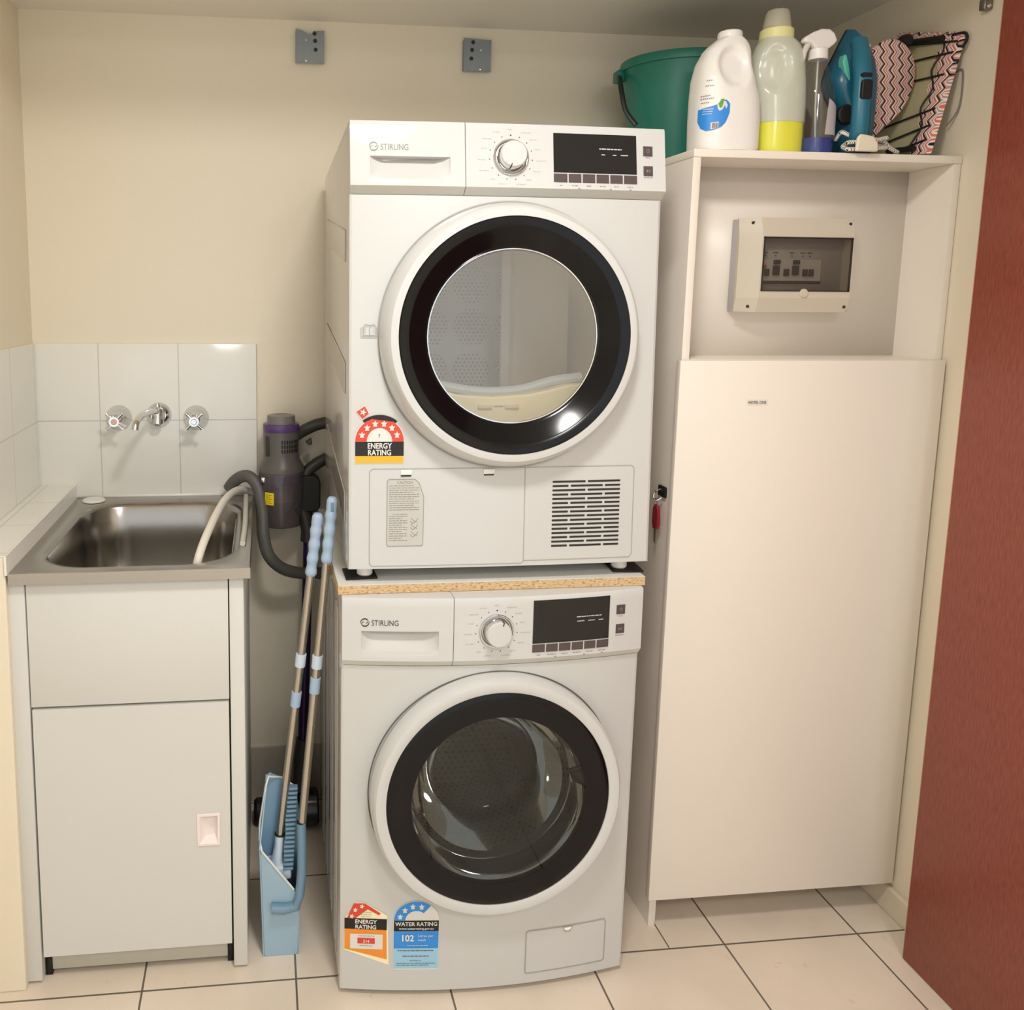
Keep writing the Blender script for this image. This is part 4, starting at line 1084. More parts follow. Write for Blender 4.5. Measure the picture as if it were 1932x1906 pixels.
# switchboard in the niche
fb = thing('fuse_box', 'beige switchboard with smoked window mounted in the cabinet niche', 'fuse box', (.862, YC + .122, 1.3765))
FW, FH, FD = .262, .197, .085
M_FB = mat('beige_switchboard_plastic', 'CEC6B4', .4)
obj('back_box', box(B(), .008, FW - .008, -.040, 0, 0, FH), mat('grey_back_box', 'BFBCC0', .45), fb, bevel=.002)
wx0, wx1, wz0, wz1 = .035, .238, .044, .157
bm = B()
def fy(x):       # plan shape of the lid: raised centre, chamfered to both ends
    if x < .034: return -.046 - (.030) * (x / .034)
    if x > .240: return -.046 - .030 * ((FW - x) / (FW - .240))
    return -.076
xs = [0, .012, .034, .038, .09, .14, .19, .236, .240, .252, FW]
zs = [0, .010, .030, wz0, .07, .10, .13, wz1, .175, .187, FH]
V = {}
for i, x in enumerate(xs):
    for j, z in enumerate(zs):
        y = fy(x) + (.010 * max(0, (.030 - z) / .030) ** 1 + .010 * max(0, (z - .167) / .030) ** 1)
        V[i, j] = bm.verts.new((x, y, z))
for i in range(len(xs) - 1):
    for j in range(len(zs) - 1):
        if 3 <= i < 7 and 3 <= j < 7: continue
        bm.faces.new((V[i, j], V[i + 1, j], V[i + 1, j + 1], V[i, j + 1]))
nx, nz = len(xs) - 1, len(zs) - 1
per = [V[i, 0] for i in range(nx + 1)] + [V[nx, j] for j in range(1, nz + 1)] + [V[i, nz] for i in range(nx - 1, -1, -1)] + [V[0, j] for j in range(nz - 1, 0, -1)]
bk_ = [bm.verts.new((v.co.x, -.038, v.co.z)) for v in per]
quad_strip(bm, per, bk_)
hol = [V[i, 3] for i in range(3, 8)] + [V[7, j] for j in range(4, 8)] + [V[i, 7] for i in range(6, 2, -1)] + [V[3, j] for j in range(6, 3, -1)]
bk_ = [bm.verts.new((v.co.x, -.046, v.co.z)) for v in hol]; quad_strip(bm, hol, bk_)
bmesh.ops.recalc_face_normals(bm, faces=bm.faces)
lid = obj('lid', bm, M_FB, fb, ang=12)
for u, v in ((.022, .186), (.233, .186), (.022, .012), (.233, .012)):
    ys_ = fy(u) + .010 * max(0, (.030 - v) / .030) + .010 * max(0, (v - .167) / .030)
    obj('screw', lathe(B(), [(0, ys_ - .0012), (.0032, -.0012 + ys_), (.0036, ys_ + .004)], (u, 0, v), 'y', 14), M_DARKLINE, lid)
obj('breaker_panel', box(B(), wx0, wx1, -.048, -.042, wz0, wz1), mat('breaker_panel_grey', 'C9C6C0', .5), fb)
obj('breaker_rail', box(B(), .040, .185, -.054, -.048, .066, .112), mat('breaker_body_plastic', 'D8D4CA', .4), fb, bevel=.001)
obj('rail_slot', box(B(), .040, .186, -.0545, -.0478, .0600, .0655), M_DARKLINE, fb)
M_SW = mat('breaker_toggle', '2A2625', .4)
for x, z, w_, h_, mm in ((.045, .093, .012, .006, M_RED), (.055, .076, .009, .015, M_SW), (.074, .078, .013, .020, M_SW), (.075, .101, .013, .009, M_SW), (.099, .076, .010, .015, M_SW), (.118, .078, .013, .020, M_SW), (.119, .101, .013, .009, M_SW), (.142, .076, .009, .015, M_SW), (.156, .076, .009, .015, M_SW)):
    obj('breaker_switch', box(B(), x, x + w_, -.061, -.054, z, z + h_), mm, fb, bevel=.001)
FF = lambda u, v, off: (u, -.048 - off, v)
bm = B()
for x in (.046, .060, .083, .120, .145, .161):
    text_lines(bm, FF, .0006, x - .006, x + .005, .1255, .0026, 0, int(x * 1e4)); text_lines(bm, FF, .0006, x - .002, x + .002, .1190, .0022, 0, 1)
obj('circuit_marking', bm, M_PRINTD, fb, smooth=False)
M_SMOKE = clear_mat('smoked_window_plastic', 'C4C0BA', see=.90, rough=.05, body='A09A92')
bm = B(); wxs = [wx0 + .003, .045, .10, .19, .230, wx1 - .002]
loft(bm, [[(x, -.0755 - .004 * math.sin(PI * (z - wz0) / (wz1 - wz0)), z) for z in (wz0 + .0005, .06, .08, .10, .12, .14, wz1 - .0005)] for x in wxs], cap=False, closed=False)
win = obj('smoked_window', bm, M_SMOKE, fb)
bm = B(); box(bm, wx0 + .002, wx1 - .001, -.078, -.074, wz1 - .003, wz1 - .0002); box(bm, wx0 + .002, wx0 + .0045, -.078, -.074, wz0, wz1); box(bm, wx1 - .0035, wx1 - .001, -.078, -.074, wz0, wz1); box(bm, wx0 + .002, wx1 - .001, -.078, -.074, wz0, wz0 + .0018)
obj('window_edge', bm, M_SW, win, smooth=False)
obj('window_tab', lathe(B(), [(0, -.0805), (.008, -.080), (.0095, -.078), (.0095, -.075)], (.134, 0, wz0 - .004), 'y', 24), M_FB, lid)

# hook with red tag on the cabinet side
hk = thing('wall_hook', 'small black hook with a metal ring on the cabinet left side', 'hook', (X0, .165, .975))
obj('hook_plate', box(B(), -.006, -.0002, -.022, .012, .006, .030), M_BLACK, hk, bevel=.003)
bm = B(); tube(bm, smooth_path([(-.004, -.004, .022), (-.020, -.006, .018), (-.024, -.008, .006), (-.016, -.010, .000), (-.008, -.012, .006)], 5), .0022, 8); obj('hook_arm', bm, M_CHROME, hk)
kt = thing('key_tag', 'dark red plastic tag hanging from the black hook beside the cabinet', 'key tag', (X0 - .014, .160, .912))
bm = B(); prism(bm, [(-.010, 0), (.008, -.003), (.013, .010), (.012, .042), (.006, .052), (-.006, .052), (-.012, .040), (-.014, .010)], 'x', -.0035, .0035); obj('tag_body', bm, mat('dark_red_plastic', '9B1F33', .35), kt, bevel=.002)
bm = B(); tube(bm, [(0, .0 + .006 * math.cos(a), .056 + .009 * math.sin(a)) for a in [2 * PI * q / 16 for q in range(17)]], .0012, 6, cap=False); obj('split_ring', bm, M_CHROME, kt)
bm = B(); prism(bm, [(-.004, -.034), (.004, -.030), (.006, .0), (-.004, .0)], 'x', -.001, .001); obj('key_blade', bm, mat('dull_key_brass', '9C9178', .4, metal=.6), kt)

# ------------------------------------------------------------------ open red-brown door at the right
def door_mat():
    m = mat('red_brown_veneer', '8C4A38', .38, bump=.08, bscale=300); nt = m.node_tree; b = nt.nodes['Principled BSDF']
    tc = nt.nodes.new('ShaderNodeTexCoord'); mp = nt.nodes.new('ShaderNodeMapping'); mp.inputs['Scale'].default_value = (60, 60, 8)
    n = nt.nodes.new('ShaderNodeTexNoise'); n.inputs['Scale'].default_value = 5; n.inputs['Detail'].default_value = 4
    nt.links.new(tc.outputs['Object'], mp.inputs[0]); nt.links.new(mp.outputs[0], n.inputs['Vector'])
    r = nt.nodes.new('ShaderNodeValToRGB'); r.color_ramp.elements[0].position = .3; r.color_ramp.elements[0].color = lin('7E3929'); r.color_ramp.elements[1].position = .7; r.color_ramp.elements[1].color = lin('984C3A')
    nt.links.new(n.outputs['Fac'], r.inputs[0]); nt.links.new(r.outputs[0], b.inputs['Base Color']); return m
d1 = thing('door_1', 'red-brown veneered door standing open along the right wall', 'door', (1.2135, -.032, 0))
d1['kind'] = 'structure'
del d1['category']
obj('door_leaf', box(B(), 0, .036, -.78, 0, .002, 2.20), door_mat(), d1, bevel=.001)
obj('edge_lipping', box(B(), .0005, .0355, 0, .0015, .002, 2.20), mat('orange_wood_lipping', 'D79C72', .5), d1)
hg = thing('door_latch_bracket', 'small metal catch on the wall beside the top of the red-brown door', 'bracket', (1.274, .078, 1.984))
obj('bracket_plate', box(B(), .0, .0183, 0, .016, -.011, .011), mat('dull_bracket_steel', '8F8A84', .35, metal=.8), hg, bevel=.003)
obj('bracket_screw', lathe(B(), [(0, -.002), (.003, -.002), (.004, 0)], (.009, 0, -.004), 'y', 12), M_CHROME, hg)

# two galvanised plates on the back wall
M_GALV = mat('galvanised_steel', '8D959A', .5, metal=.45, var=.12, vscale=60)
def plate(x, z, side, lab_):
    t = thing('metal_bracket', lab_, 'bracket', (x, YB, z), group='galvanised brackets high on the back wall')
    w, h = .071, .080
    top = [(w, h - .002), (w * .62, h - .004), (w * .56, h - .012), (w * .40, h - .010), (w * .30, h - .006), (w * .16, h - .002), (0, h)] if side < 0 else [(w, h - .003), (w * .5, h - .002), (0, h)]
    bm = B(); prism(bm, [(0, 0), (w, 0)] + top, 'y', -.0155, -.0135)
    box(bm, 0, .0015, -.0145, -.0005, .002, h - .004); box(bm, w - .0015, w, -.0145, -.0005, .002, h - .005)
    obj('bent_plate', bm, M_GALV, t, smooth=False)
    hs = [(w * .66, h - .010), (w * .68, h * .66), (w * .70, h * .40)] if side < 0 else [(w * .33, h - .010), (w * .30, h * .64), (w * .28, h * .38)]
    for u, v in hs: obj('hole', lathe(B(), [(0, -.0158), (.0048, -.0158), (.0052, -.0154)], (u, 0, v), 'y', 16), M_DARKLINE, t)
    for u, v in (((w * .36, h * .68), (w * .36, h * .06)) if side < 0 else ((w * .62, h * .64), (w * .62, h * .06))):
        obj('screw_head', lathe(B(), [(0, -.0172), (.0022, -.0168), (.0026, -.0155)], (u, 0, v), 'y', 12), M_CHROME, t)
plate(-.0575, 1.979, -1, 'galvanised wall bracket with torn top edge, left one of the pair')
plate(.3685, 1.974, 1, 'galvanised wall bracket with straight top edge, above the dryer dial')

# ------------------------------------------------------------------ things on top of the tall cabinet
def shelled(rows, yc, dfun, n=40, p=2.6, dent=None):
    """bottle body from rows of (z, left x, right x); dfun(z) half depth; superellipse section"""
    rings = []
    for z, a, b_ in rows:
        c, h = (a + b_) / 2, (b_ - a) / 2; d = dfun(z); r = []
        for k in range(n):
            t_ = 2 * PI * k / n; ct, st = math.cos(t_), math.sin(t_)
            x = c + h * math.copysign(abs(ct) ** (2 / p), ct); y = yc + d * math.copysign(abs(st) ** (2 / p), st)
            if dent and st < 0: y += dent(x, z)
            r.append((x, y, z))
        rings.append(r)
    return rings
def interp_rows(rows, n):
    out = []
    z0, z1 = rows[0][0], rows[-1][0]
    for i in range(n + 1):
        z = z0 + (z1 - z0) * i / n
        for a, b_ in zip(rows, rows[1:]):
            if z <= b_[0] + 1e-9:
                t_ = (z - a[0]) / (b_[0] - a[0]); t2 = t_ * t_ * (3 - 2 * t_) * .4 + t_ * .6
                out.append((z, a[1] + (b_[1] - a[1]) * t2, a[2] + (b_[2] - a[2]) * t2)); break
    return out
ZB = ZT + .0006
# green bucket
bk = thing('bucket', 'dark green plastic bucket on the cabinet top, left of the white jug', 'bucket', (.866, .500, ZB))
M_GRN = mat('green_plastic', '1F7A6A', .35)
prof = [(0, .002), (.100, .002), (.104, 0), (.110, .006), (.141, .245), (.145, .246), (.147, .258), (.1445, .266), (.140, .264), (.106, .010), (0, .008)]
rings = []
for r, h in prof[1:-1]:
    rings.append([(r * math.cos(t_), r * .93 * math.sin(t_), h + (.020 * max(0, math.cos(t_ - .55)) ** 6 if h > .2 else 0)) for t_ in [2 * PI * k / 72 for k in range(72)]])
bm = B(); loft(bm, rings, cap=True); obj('pail', bm, M_GRN, bk)
bm = B(); pts = [(.149 * math.cos(a) , .149 * math.sin(a), 0) for a in []]
hp = smooth_path([(-.146, .03, .238), (-.160, -.010, .222), (-.166, -.040, .185), (-.160, -.055, .140), (-.140, -.070, .105)], 6)
tube(bm, hp, .006, 10, flat=.7); obj('carry_handle', bm, mat('black_green_handle', '16211F', .4), bk)
obj('handle_lug', box(B(), -.155, -.137, .012, .046, .222, .250), M_GRN, bk, bevel=.004)

# white detergent jug
jug = thing('detergent_jug', 'white plastic detergent jug with moulded grip and blue label on the cabinet top', 'jug', (0, 0, 0))
rows = [(ZB, .734, .855), (ZB + .006, .728, .862), (1.76, .726, .862), (1.80, .726, .858), (1.84, .728, .845), (1.87, .733, .838), (1.895, .744, .837), (1.908, .755, .834), (1.916, .766, .828), (1.922, .773, .821)]
R_ = interp_rows(rows, 44)
def jd(z): return .050 if z < 1.84 else max(.024, .050 - (z - 1.84) * .30)
def jdent(x, z):
    e = ((x - .790) / .029) ** 2 + ((z - 1.862) / .036) ** 2
    g = .016 * (1 / (1 + math.exp((e - 1) * 5)))
    e2 = math.exp(-(((x - .845) / .010) ** 2) ) * (1 if z > 1.80 else 0) * .0
    return g
bm = B(); loft(bm, shelled(R_, .165, jd, 80, 2.8, jdent)); jb = obj('jug_body', bm, mat('milky_white_plastic', 'F2F0EA', .3), jug, ang=60)
obj('jug_cap', lathe(B(), [(.0, -.002), (.0225, -.002), (.0235, 0), (.0235, .010), (.0225, .0145), (.0205, .016), (0, .016)], (.797, .165, 1.9205), 'z', 48), M_PLASTICW, jug)
def JF(u, v, off):
    row = min(R_, key=lambda q: abs(q[0] - v)); c, h = (row[1] + row[2]) / 2, (row[2] - row[1]) / 2
    k = min(.999, abs(u - c) / h); return (u - (off * .5 if k > .8 else 0), .165 - jd(v) * (1 - k ** 2.8) ** (1 / 2.8) - off, v)
def fine(bm, poly, F, off, mi=0, n=14):
    """fill a polygon cut into narrow upright strips so that it hugs a curved surface"""
    us = sorted(set([min(p[0] for p in poly) + (max(p[0] for p in poly) - min(p[0] for p in poly)) * i / n for i in range(n + 1)]))
    def span(u):
        vs = []
        for (a, b_), (c, d) in zip(poly, poly[1:] + poly[:1]):
            if a == c: 
                if abs(a - u) < 1e-9: vs += [b_, d]
                continue
            t_ = (u - a) / (c - a)
            if -1e-9 <= t_ <= 1 + 1e-9: vs.append(b_ + (d - b_) * t_)
        return (min(vs), max(vs)) if vs else None
    prev = None
    for u in us:
        s = span(u)
        if s is None: prev = None; continue
        row = [bm.verts.new(F(u, s[0] + (s[1] - s[0]) * k / 6, off)) for k in range(7)]
        if prev:
            for k in range(6): bm.faces.new((prev[k], row[k], row[k + 1], prev[k + 1])).material_index = mi
        prev = row
    return bm
lbp = [(0.7280, 1.778), (0.7415, 1.7815), (0.7535, 1.785), (0.7635, 1.794), (0.7725, 1.7935), (0.7785, 1.786), (0.7785, 1.770), (0.7725, 1.752), (0.7635, 1.742), (0.7515, 1.737), (0.7385, 1.735), (0.7315, 1.741), (0.7280, 1.755)]
jl = obj('label', fine(B(), lbp, JF, .0010), mat('jug_label_blue', '2A8BE2', .4), jb)
bm = B(); fine(bm, [(0.7535, 1.7845), (0.7625, 1.792), (0.7695, 1.791), (0.7735, 1.783), (0.7705, 1.776), (0.7675, 1.784), (0.7645, 1.776), (0.7585, 1.772), (0.7545, 1.777)], JF, .0016)
fine(bm, [(0.7445, 1.7375), (0.7585, 1.7405), (0.7585, 1.7520), (0.7445, 1.7510)], JF, .0016); obj('label_white_swirl', bm, M_SWHITE, jl)
bm = B(); fine(bm, [(0.7555, 1.786), (0.7605, 1.795), (0.7655, 1.796), (0.7645, 1.788), (0.7625, 1.780), (0.7585, 1.778)], JF, .0020); obj('label_leaf', bm, mat('leaf_green', '5DA63C', .5), jl)
bm = B()
for k in range(6): fine(bm, rect(.7465 + k * .002, .7475 + k * .002, 1.740, 1.750), JF, .0022, n=1)
obj('label_bars', bm, M_PRINTD, jl)
bm = B()
for k, v in enumerate((1.777, 1.7725, 1.768)): fine(bm, rect(.7325, .7475 - k * .001, v - .0006, v + .0006), JF, .0016, n=4)
obj('label_fine_print', bm, M_SWHITE, jl)
bm = B()
for a, b_, v, h in ((0.7295, 0.7415, 1.803, .0022), (0.7295, 0.7455, 1.7975, .0022), (0.7305, 0.7385, 1.790, .0018), (0.7345, 0.7455, 1.822, .0020), (0.7355, 0.7435, 1.832, .0016)):
    u = a
    while u < b_: fine(bm, rect(u, u + .0016, v - h / 2, v + h / 2), JF, .0012, n=1); u += .0026
obj('jug_lettering', bm, M_PRINT, jb)

# fabric softener bottle with yellow liquid
sb = thing('softener_bottle', 'tall cloudy bottle a quarter full of yellow liquid beside the white jug', 'bottle', (0, 0, 0))
rows = [(ZB, .872, .969), (ZB + .006, .867, .974), (1.763, .867, .973), (1.80, .864, .973), (1.833, .860, .971), (1.870, .857, .966), (1.895, .860, .962), (1.915, .866, .955), (1.930, .874, .939)]
R2 = interp_rows(rows, 44)
sd_ = lambda z: .043 if z < 1.89 else .043 - (z - 1.89) * .30
def sdent(x, z):
    e = ((x - .889) / .026) ** 2 + ((z - 1.868) / .040) ** 2
    return .010 / (1 + math.exp((e - 1) * 5))
M_CLOUD = clear_mat('cloudy_plastic', 'F8FAF0', see=.45, rough=.18, body='F2F5E6')
bm = B(); loft(bm, shelled(R2, .180, sd_, 64, 2.3, sdent))
for f_ in bm.faces: f_.material_index = 1 if f_.calc_center_median().z < 1.762 else 0
obj('bottle_body', bm, [M_CLOUD, clear_mat('wetted_bottle_plastic', 'FBFBF0', see=.90, rough=.12, body='F0F0D0')], sb, ang=60)
liq = [(z, a + .0025, b_ - .0025) for z, a, b_ in R2 if z < 1.763]; liq[0] = (ZB + .002,) + liq[0][1:]
bm = B(); loft(bm, shelled(liq, .180, lambda z: .0415, 64, 2.3)); obj('yellow_liquid', bm, mat('yellow_liquid', 'F4F01C', .3), sb)
obj('bottle_collar', lathe(B(), [(.0, 0), (.031, .0), (.033, .003), (.0320, .020), (.027, .024), (0, .024)], (.9055, .180, 1.927), 'z', 40), mat('pale_yellow_collar', 'E4DFA2', .4), sb)
obj('dosing_cap', lathe(B(), [(.0275, 0), (.0262, .010), (.0232, .028), (.0205, .034), (.015, .037), (0, .038)], (.9050, .180, 1.951), 'z', 40), clear_mat('cloudy_cap_plastic', 'DCD8C8', see=.25, rough=.2, body='CFCBB8'), sb)

# orange and dark red bottles behind
t = thing('orange_bottle', 'orange bottle half hidden between the white jug and the cloudy bottle', 'bottle', (.915, .300, ZB))
obj('bottle_body', lathe(B(), [(0, 0), (.030, 0), (.033, .004), (.033, .100), (.029, .128), (.018, .142), (0, .142)], (0, 0, 0), 'z', 32), mat('orange_plastic', 'E8922A', .4), t)
obj('bottle_cap', lathe(B(), [(.0145, .142), (.0145, .168), (.012, .171), (0, .171)], (0, 0, 0), 'z', 24), mat('dark_bottle_cap', '3A2A22', .4), t)
obj('bottle_label', lathe(B(), [(.0336, .030), (.0336, .066)], (0, 0, 0), 'z', 32), mat('dark_brown_label', '4A3320', .5), t)
t = thing('red_bottle', 'dark red bottle half hidden between the cloudy bottle and the spray bottle', 'bottle', (1.030, .290, ZB))
obj('bottle_body', lathe(B(), [(0, 0), (.031, 0), (.034, .004), (.034, .095), (.024, .118), (.012, .128), (0, .128)], (0, 0, 0), 'z', 32), mat('dark_red_bottle', '6E1E24', .3), t)
obj('bottle_cap', lathe(B(), [(.0115, .128), (.0115, .146), (0, .148)], (0, 0, 0), 'z', 24), M_BLACK, t)

# trigger spray bottle
sp = thing('spray_bottle', 'clear trigger spray bottle with white head and blue liquid at the bottom', 'spray bottle', (0, 0, 0))
rows = [(ZB, 0.9620, 1.0200), (ZB + .005, 0.9580, 1.0240), (1.78, 0.9570, 1.0230), (1.82, 0.9570, 1.0170), (1.850, 0.9590, 1.0070), (1.872, 0.9615, 0.9990), (1.886, 0.9640, 0.9960)]
R3 = interp_rows(rows, 36); spd = lambda z: .026 if z < 1.82 else max(.0155, .026 - (z - 1.82) * .17)
M_CLR = clear_mat('clear_bottle_plastic', 'F0F1F2', see=0.9470, rough=.05, body='888888', edge_gloss=1.3)
bm = B(); loft(bm, shelled(R3, .150, spd, 48, 2.2), cap=False); bmesh.ops.holes_fill(bm, edges=[e for e in bm.edges if e.is_boundary and e.verts[0].co.z < 1.75]); obj('bottle_body', bm, M_CLR, sp)
liq = [(z, a + .002, b_ - .002) for z, a, b_ in R3 if z < 1.731]; liq[0] = (ZB + .002,) + liq[0][1:]
bm = B(); loft(bm, shelled(liq, .150, lambda z: .024, 48, 2.2)); obj('blue_liquid', bm, mat('blue_liquid', '1D3F94', .15), sp)
def SPF(u, v, off):
    row = min(R3, key=lambda q: abs(q[0] - v)); c, h = (row[1] + row[2]) / 2, (row[2] - row[1]) / 2
    k = min(0.9860, abs(u - c) / h); return (u, .150 - spd(v) * (1 - k ** 2.2) ** (1 / 2.2) - off, v)
obj('bottle_label', fine(B(), [(0.9890, 1.735), (1.0215, 1.735), (1.0215, 1.790), (0.9930, 1.806)], SPF, .0008), mat('grey_bottle_label', 'B9B3B4', .45), sp)
hb = obj('spray_head', lathe(B(), [(.0, 0), (.0175, 0), (.0182, .002), (.0175, .020), (.014, .022), (0, .022)], (0.9800, .150, 1.885), 'z', 32), M_PLASTICW, sp)
bm = B(); prism(bm, [(0.9405, 1.917), (0.9430, 1.926), (0.9620, 1.937), (0.9780, 1.9435), (0.9950, 1.9435), (1.0060, 1.936), (1.0135, 1.922), (1.0070, 1.914), (0.9950, 1.905), (0.9670, 1.905), (0.9590, 1.915)], 'y', .139, .1545); obj('nozzle_housing', bm, M_PLASTICW, sp, bevel=.004, seg=3)
bm = B(); tube(bm, [(0.9560, .150, 1.915), (0.9490, .150, 1.900), (0.9475, .150, 1.888), (0.9440, .150, 1.877)], [.006, .0055, .005, .004], 10); obj('trigger', bm, mat('grey_white_trigger', 'D6D2CA', .4), sp)
obj('dip_tube', tube(B(), [(0.9800, .150, 1.885), (0.9830, .151, 1.79), (0.9910, .153, 1.705)], .002, 8), M_CLOUD, sp)

# clothes iron standing on its heel
M_TEAL = mat('teal_plastic', '1B5F78', .28); M_TEALD = mat('dark_teal_plastic', '134358', .25)
iron = thing('clothes_iron', 'teal steam iron standing upright on its heel beside the spray bottle', 'iron', (0, 0, 0))
edge = [(1.072, 1.962), (1.060, 1.938), (1.046, 1.908), (1.032, 1.880), (1.026, 1.858), (1.026, 1.842), (1.036, 1.822), (1.050, 1.800), (1.058, 1.770), (1.062, 1.735), (1.064, ZB + .002), (1.128, ZB + .002), (1.131, 1.76), (1.132, 1.81), (1.130, 1.86), (1.120, 1.900), (1.104, 1.930), (1.088, 1.950)]
def ish(k, dx=.10, cz=1.84, cx=1.080): return [(cx + (u - cx) * k, cz + (v - cz) * k if v > 1.70 else v) for u, v in edge]
bm = B(); loft(bm, [[(u, .196, v) for u, v in ish(1.0)], [(u, .204, v) for u, v in ish(1.0)]]); obj('sole_plate', bm, mat('dark_sole_plate', '1A1C22', .25, metal=.6), iron)
bm = B(); rr = []
for k, y in ((.985, .195), (.97, .185), (.93, .170), (.84, .158), (.66, .150), (.40, .147)):
    rr.append([(max(u, 1.020), y, min(max(v, ZB + .004), 1.966)) for u, v in [(1.078 + (a - 1.080) * k, 1.840 + (b_ - 1.840) * (k if b_ > 1.84 else (k * .3 + .7))) for a, b_ in edge]])
loft(bm, rr); obj('body_shell', bm, M_TEAL, iron, ang=50)
bm = B(); tube(bm, smooth_path([(1.070, .155, 1.925), (1.064, .138, 1.900), (1.057, .122, 1.868), (1.0545, .114, 1.835), (1.054, .112, 1.790), (1.056, .114, 1.745), (1.060, .125, 1.722), (1.066, .145, 1.717)], 6), .0165, 18, flat=.85)
h_ = obj('handle', bm, mat('handle_teal', '236C84', .35), iron)
bm = B(); prism(bm, rrect(1.0430, 1.0655, 1.800, 1.838, .006), 'y', .0955, .104); obj('button_panel', bm, M_BLACK, h_, bevel=.002)
bm = B(); prism(bm, rrect(1.0440, 1.0660, 1.843, 1.852, .004), 'y', .1005, .112); obj('steam_button', bm, M_BLACK, h_, bevel=.001)
bm = B(); prism(bm, [(1.036, 1.898), (1.041, 1.898), (1.050, 1.872), (1.056, 1.842), (1.052, 1.842), (1.040, 1.866), (1.034, 1.884)], 'y', .148, .165); obj('accent_stripe', bm, mat('mint_accent', '5FC0AE', .35), iron, bevel=.002)
obj('temperature_dial', lathe(B(), [(.020, .0), (.020, -.008), (.017, -.011), (0, -.011)], (1.055, .160, 1.782), 'y', 28), M_BLACK, iron)
bm = B(); box(bm, 1.078, 1.088, .1445, .1475, 1.914, 1.918); obj('logo_mark', bm, M_SWHITE, iron, smooth=False)
def braid_mat():
    m = mat('black_white_braid', 'E8E2D6', .8); nt = m.node_tree; b = nt.nodes['Principled BSDF']
    tc = nt.nodes.new('ShaderNodeTexCoord'); w = nt.nodes.new('ShaderNodeTexWave'); w.inputs['Scale'].default_value = 120; w.inputs['Distortion'].default_value = 4; w.bands_direction = 'DIAGONAL'
    nt.links.new(tc.outputs['Object'], w.inputs['Vector'])
    r = nt.nodes.new('ShaderNodeValToRGB'); r.color_ramp.interpolation = 'CONSTANT'; r.color_ramp.elements[0].color = lin('23211F'); r.color_ramp.elements[1].position = .22; r.color_ramp.elements[1].color = lin('E8E2D6')
    nt.links.new(w.outputs['Fac'], r.inputs[0]); nt.links.new(r.outputs[0], b.inputs['Base Color']); return m
M_BRAID = braid_mat()
zc = ZB + .0045
loops = [(1.0320, .150, zc + .026), (1.0320, .138, zc + .036), (1.0320, .130, zc + .038), (1.0460, .126, zc + .030), (1.0560, .122, zc + .016), (1.0760, .124, zc + .014), (1.1060, .130, zc + .014), (1.1210, .118, zc + .008), (1.0960, .108, zc + .005), (1.0560, .106, zc + .002), (1.0320, .1085, zc + .001), (1.0320, .116, zc + .004), (1.0320, .124, zc + .010), (1.0610, .1215, zc + .024), (1.1110, .120, zc + .022), (1.1360, .128, zc + .010), (1.1610, .135, zc + .002)]
obj('power_cord', tube(B(), smooth_path(loops, 7), .0042, 10), M_BRAID, iron)
lp2 = [(1.0320, .112, zc + .012), (1.0310, .106, zc + .014), (1.0610, .104, zc + .016), (1.0910, .106, zc + .020), (1.1160, .111, zc + .026)]
obj('power_cord', tube(B(), smooth_path(lp2, 7), .0042, 10), M_BRAID, iron)
bm = B(); prism(bm, [(1.0400, ZB), (1.0880, ZB), (1.0860, ZB + .018), (1.0760, ZB + .030), (1.0480, ZB + .034), (1.0420, ZB + .026)], 'y', .0940, .1020); pl_ = obj('plug', bm, mat('cream_plug', 'E6DDC8', .5), iron, bevel=.003)

# chevron covered boards
def chevron_mat():
    m = bpy.data.materials.new('chevron_fabric'); m.use_nodes = True
    nt = m.node_tree; b = nt.nodes['Principled BSDF']; b.inputs['Roughness'].default_value = .85
    uv = nt.nodes.new('ShaderNodeUVMap'); s = nt.nodes.new('ShaderNodeSeparateXYZ'); nt.links.new(uv.outputs[0], s.inputs[0])
    tri = wmath(nt, 'PINGPONG', s.outputs[1], .0125)
    u = wmath(nt, 'ADD', s.outputs[0], wmath(nt, 'MULTIPLY', tri, .80))
    f = wmath(nt, 'FRACT', wmath(nt, 'DIVIDE', u, .0215))
    r = nt.nodes.new('ShaderNodeValToRGB'); r.color_ramp.interpolation = 'CONSTANT'; cr = r.color_ramp
    cols = [(0, '1A1618'), (.17, 'EBDDD0'), (.33, 'D9705F'), (.50, 'EAD9CB'), (.62, 'A98A90'), (.74, 'EBDDD0'), (.86, 'C98E86')]
    cr.elements[0].position = 0; cr.elements[0].color = lin(cols[0][1]); cr.elements[1].position = cols[1][0]; cr.elements[1].color = lin(cols[1][1])
    for p_, c in cols[2:]: e_ = cr.elements.new(p_); e_.color = lin(c)
    nt.links.new(f, r.inputs[0]); nt.links.new(r.outputs[0], b.inputs['Base Color']); return m
M_CHEV = chevron_mat()
sv = thing('sleeve_board', 'rounded sleeve ironing board in red, white and black chevron fabric behind the iron', 'sleeve board', (0, 0, 0))
op = [(1.125, 1.722), (1.150, 1.735), (1.172, 1.757), (1.199, 1.782), (1.223, 1.808), (1.240, 1.843), (1.246, 1.880), (1.240, 1.914), (1.221, 1.940), (1.192, 1.953), (1.165, 1.946), (1.142, 1.928), (1.128, 1.90), (1.121, 1.85), (1.119, 1.78)]
cs = (1.170, 1.84); bm = B()
ins = lambda k: [(cs[0] + (u - cs[0]) * k, cs[1] + (v - cs[1]) * k) for u, v in op]
def sm(poly, n=4): 
    p3 = [(u, 0, v) for u, v in poly]; q = smooth_path(p3 + [p3[0]], n)[:-1]; return [(p.x, p.z) for p in q]
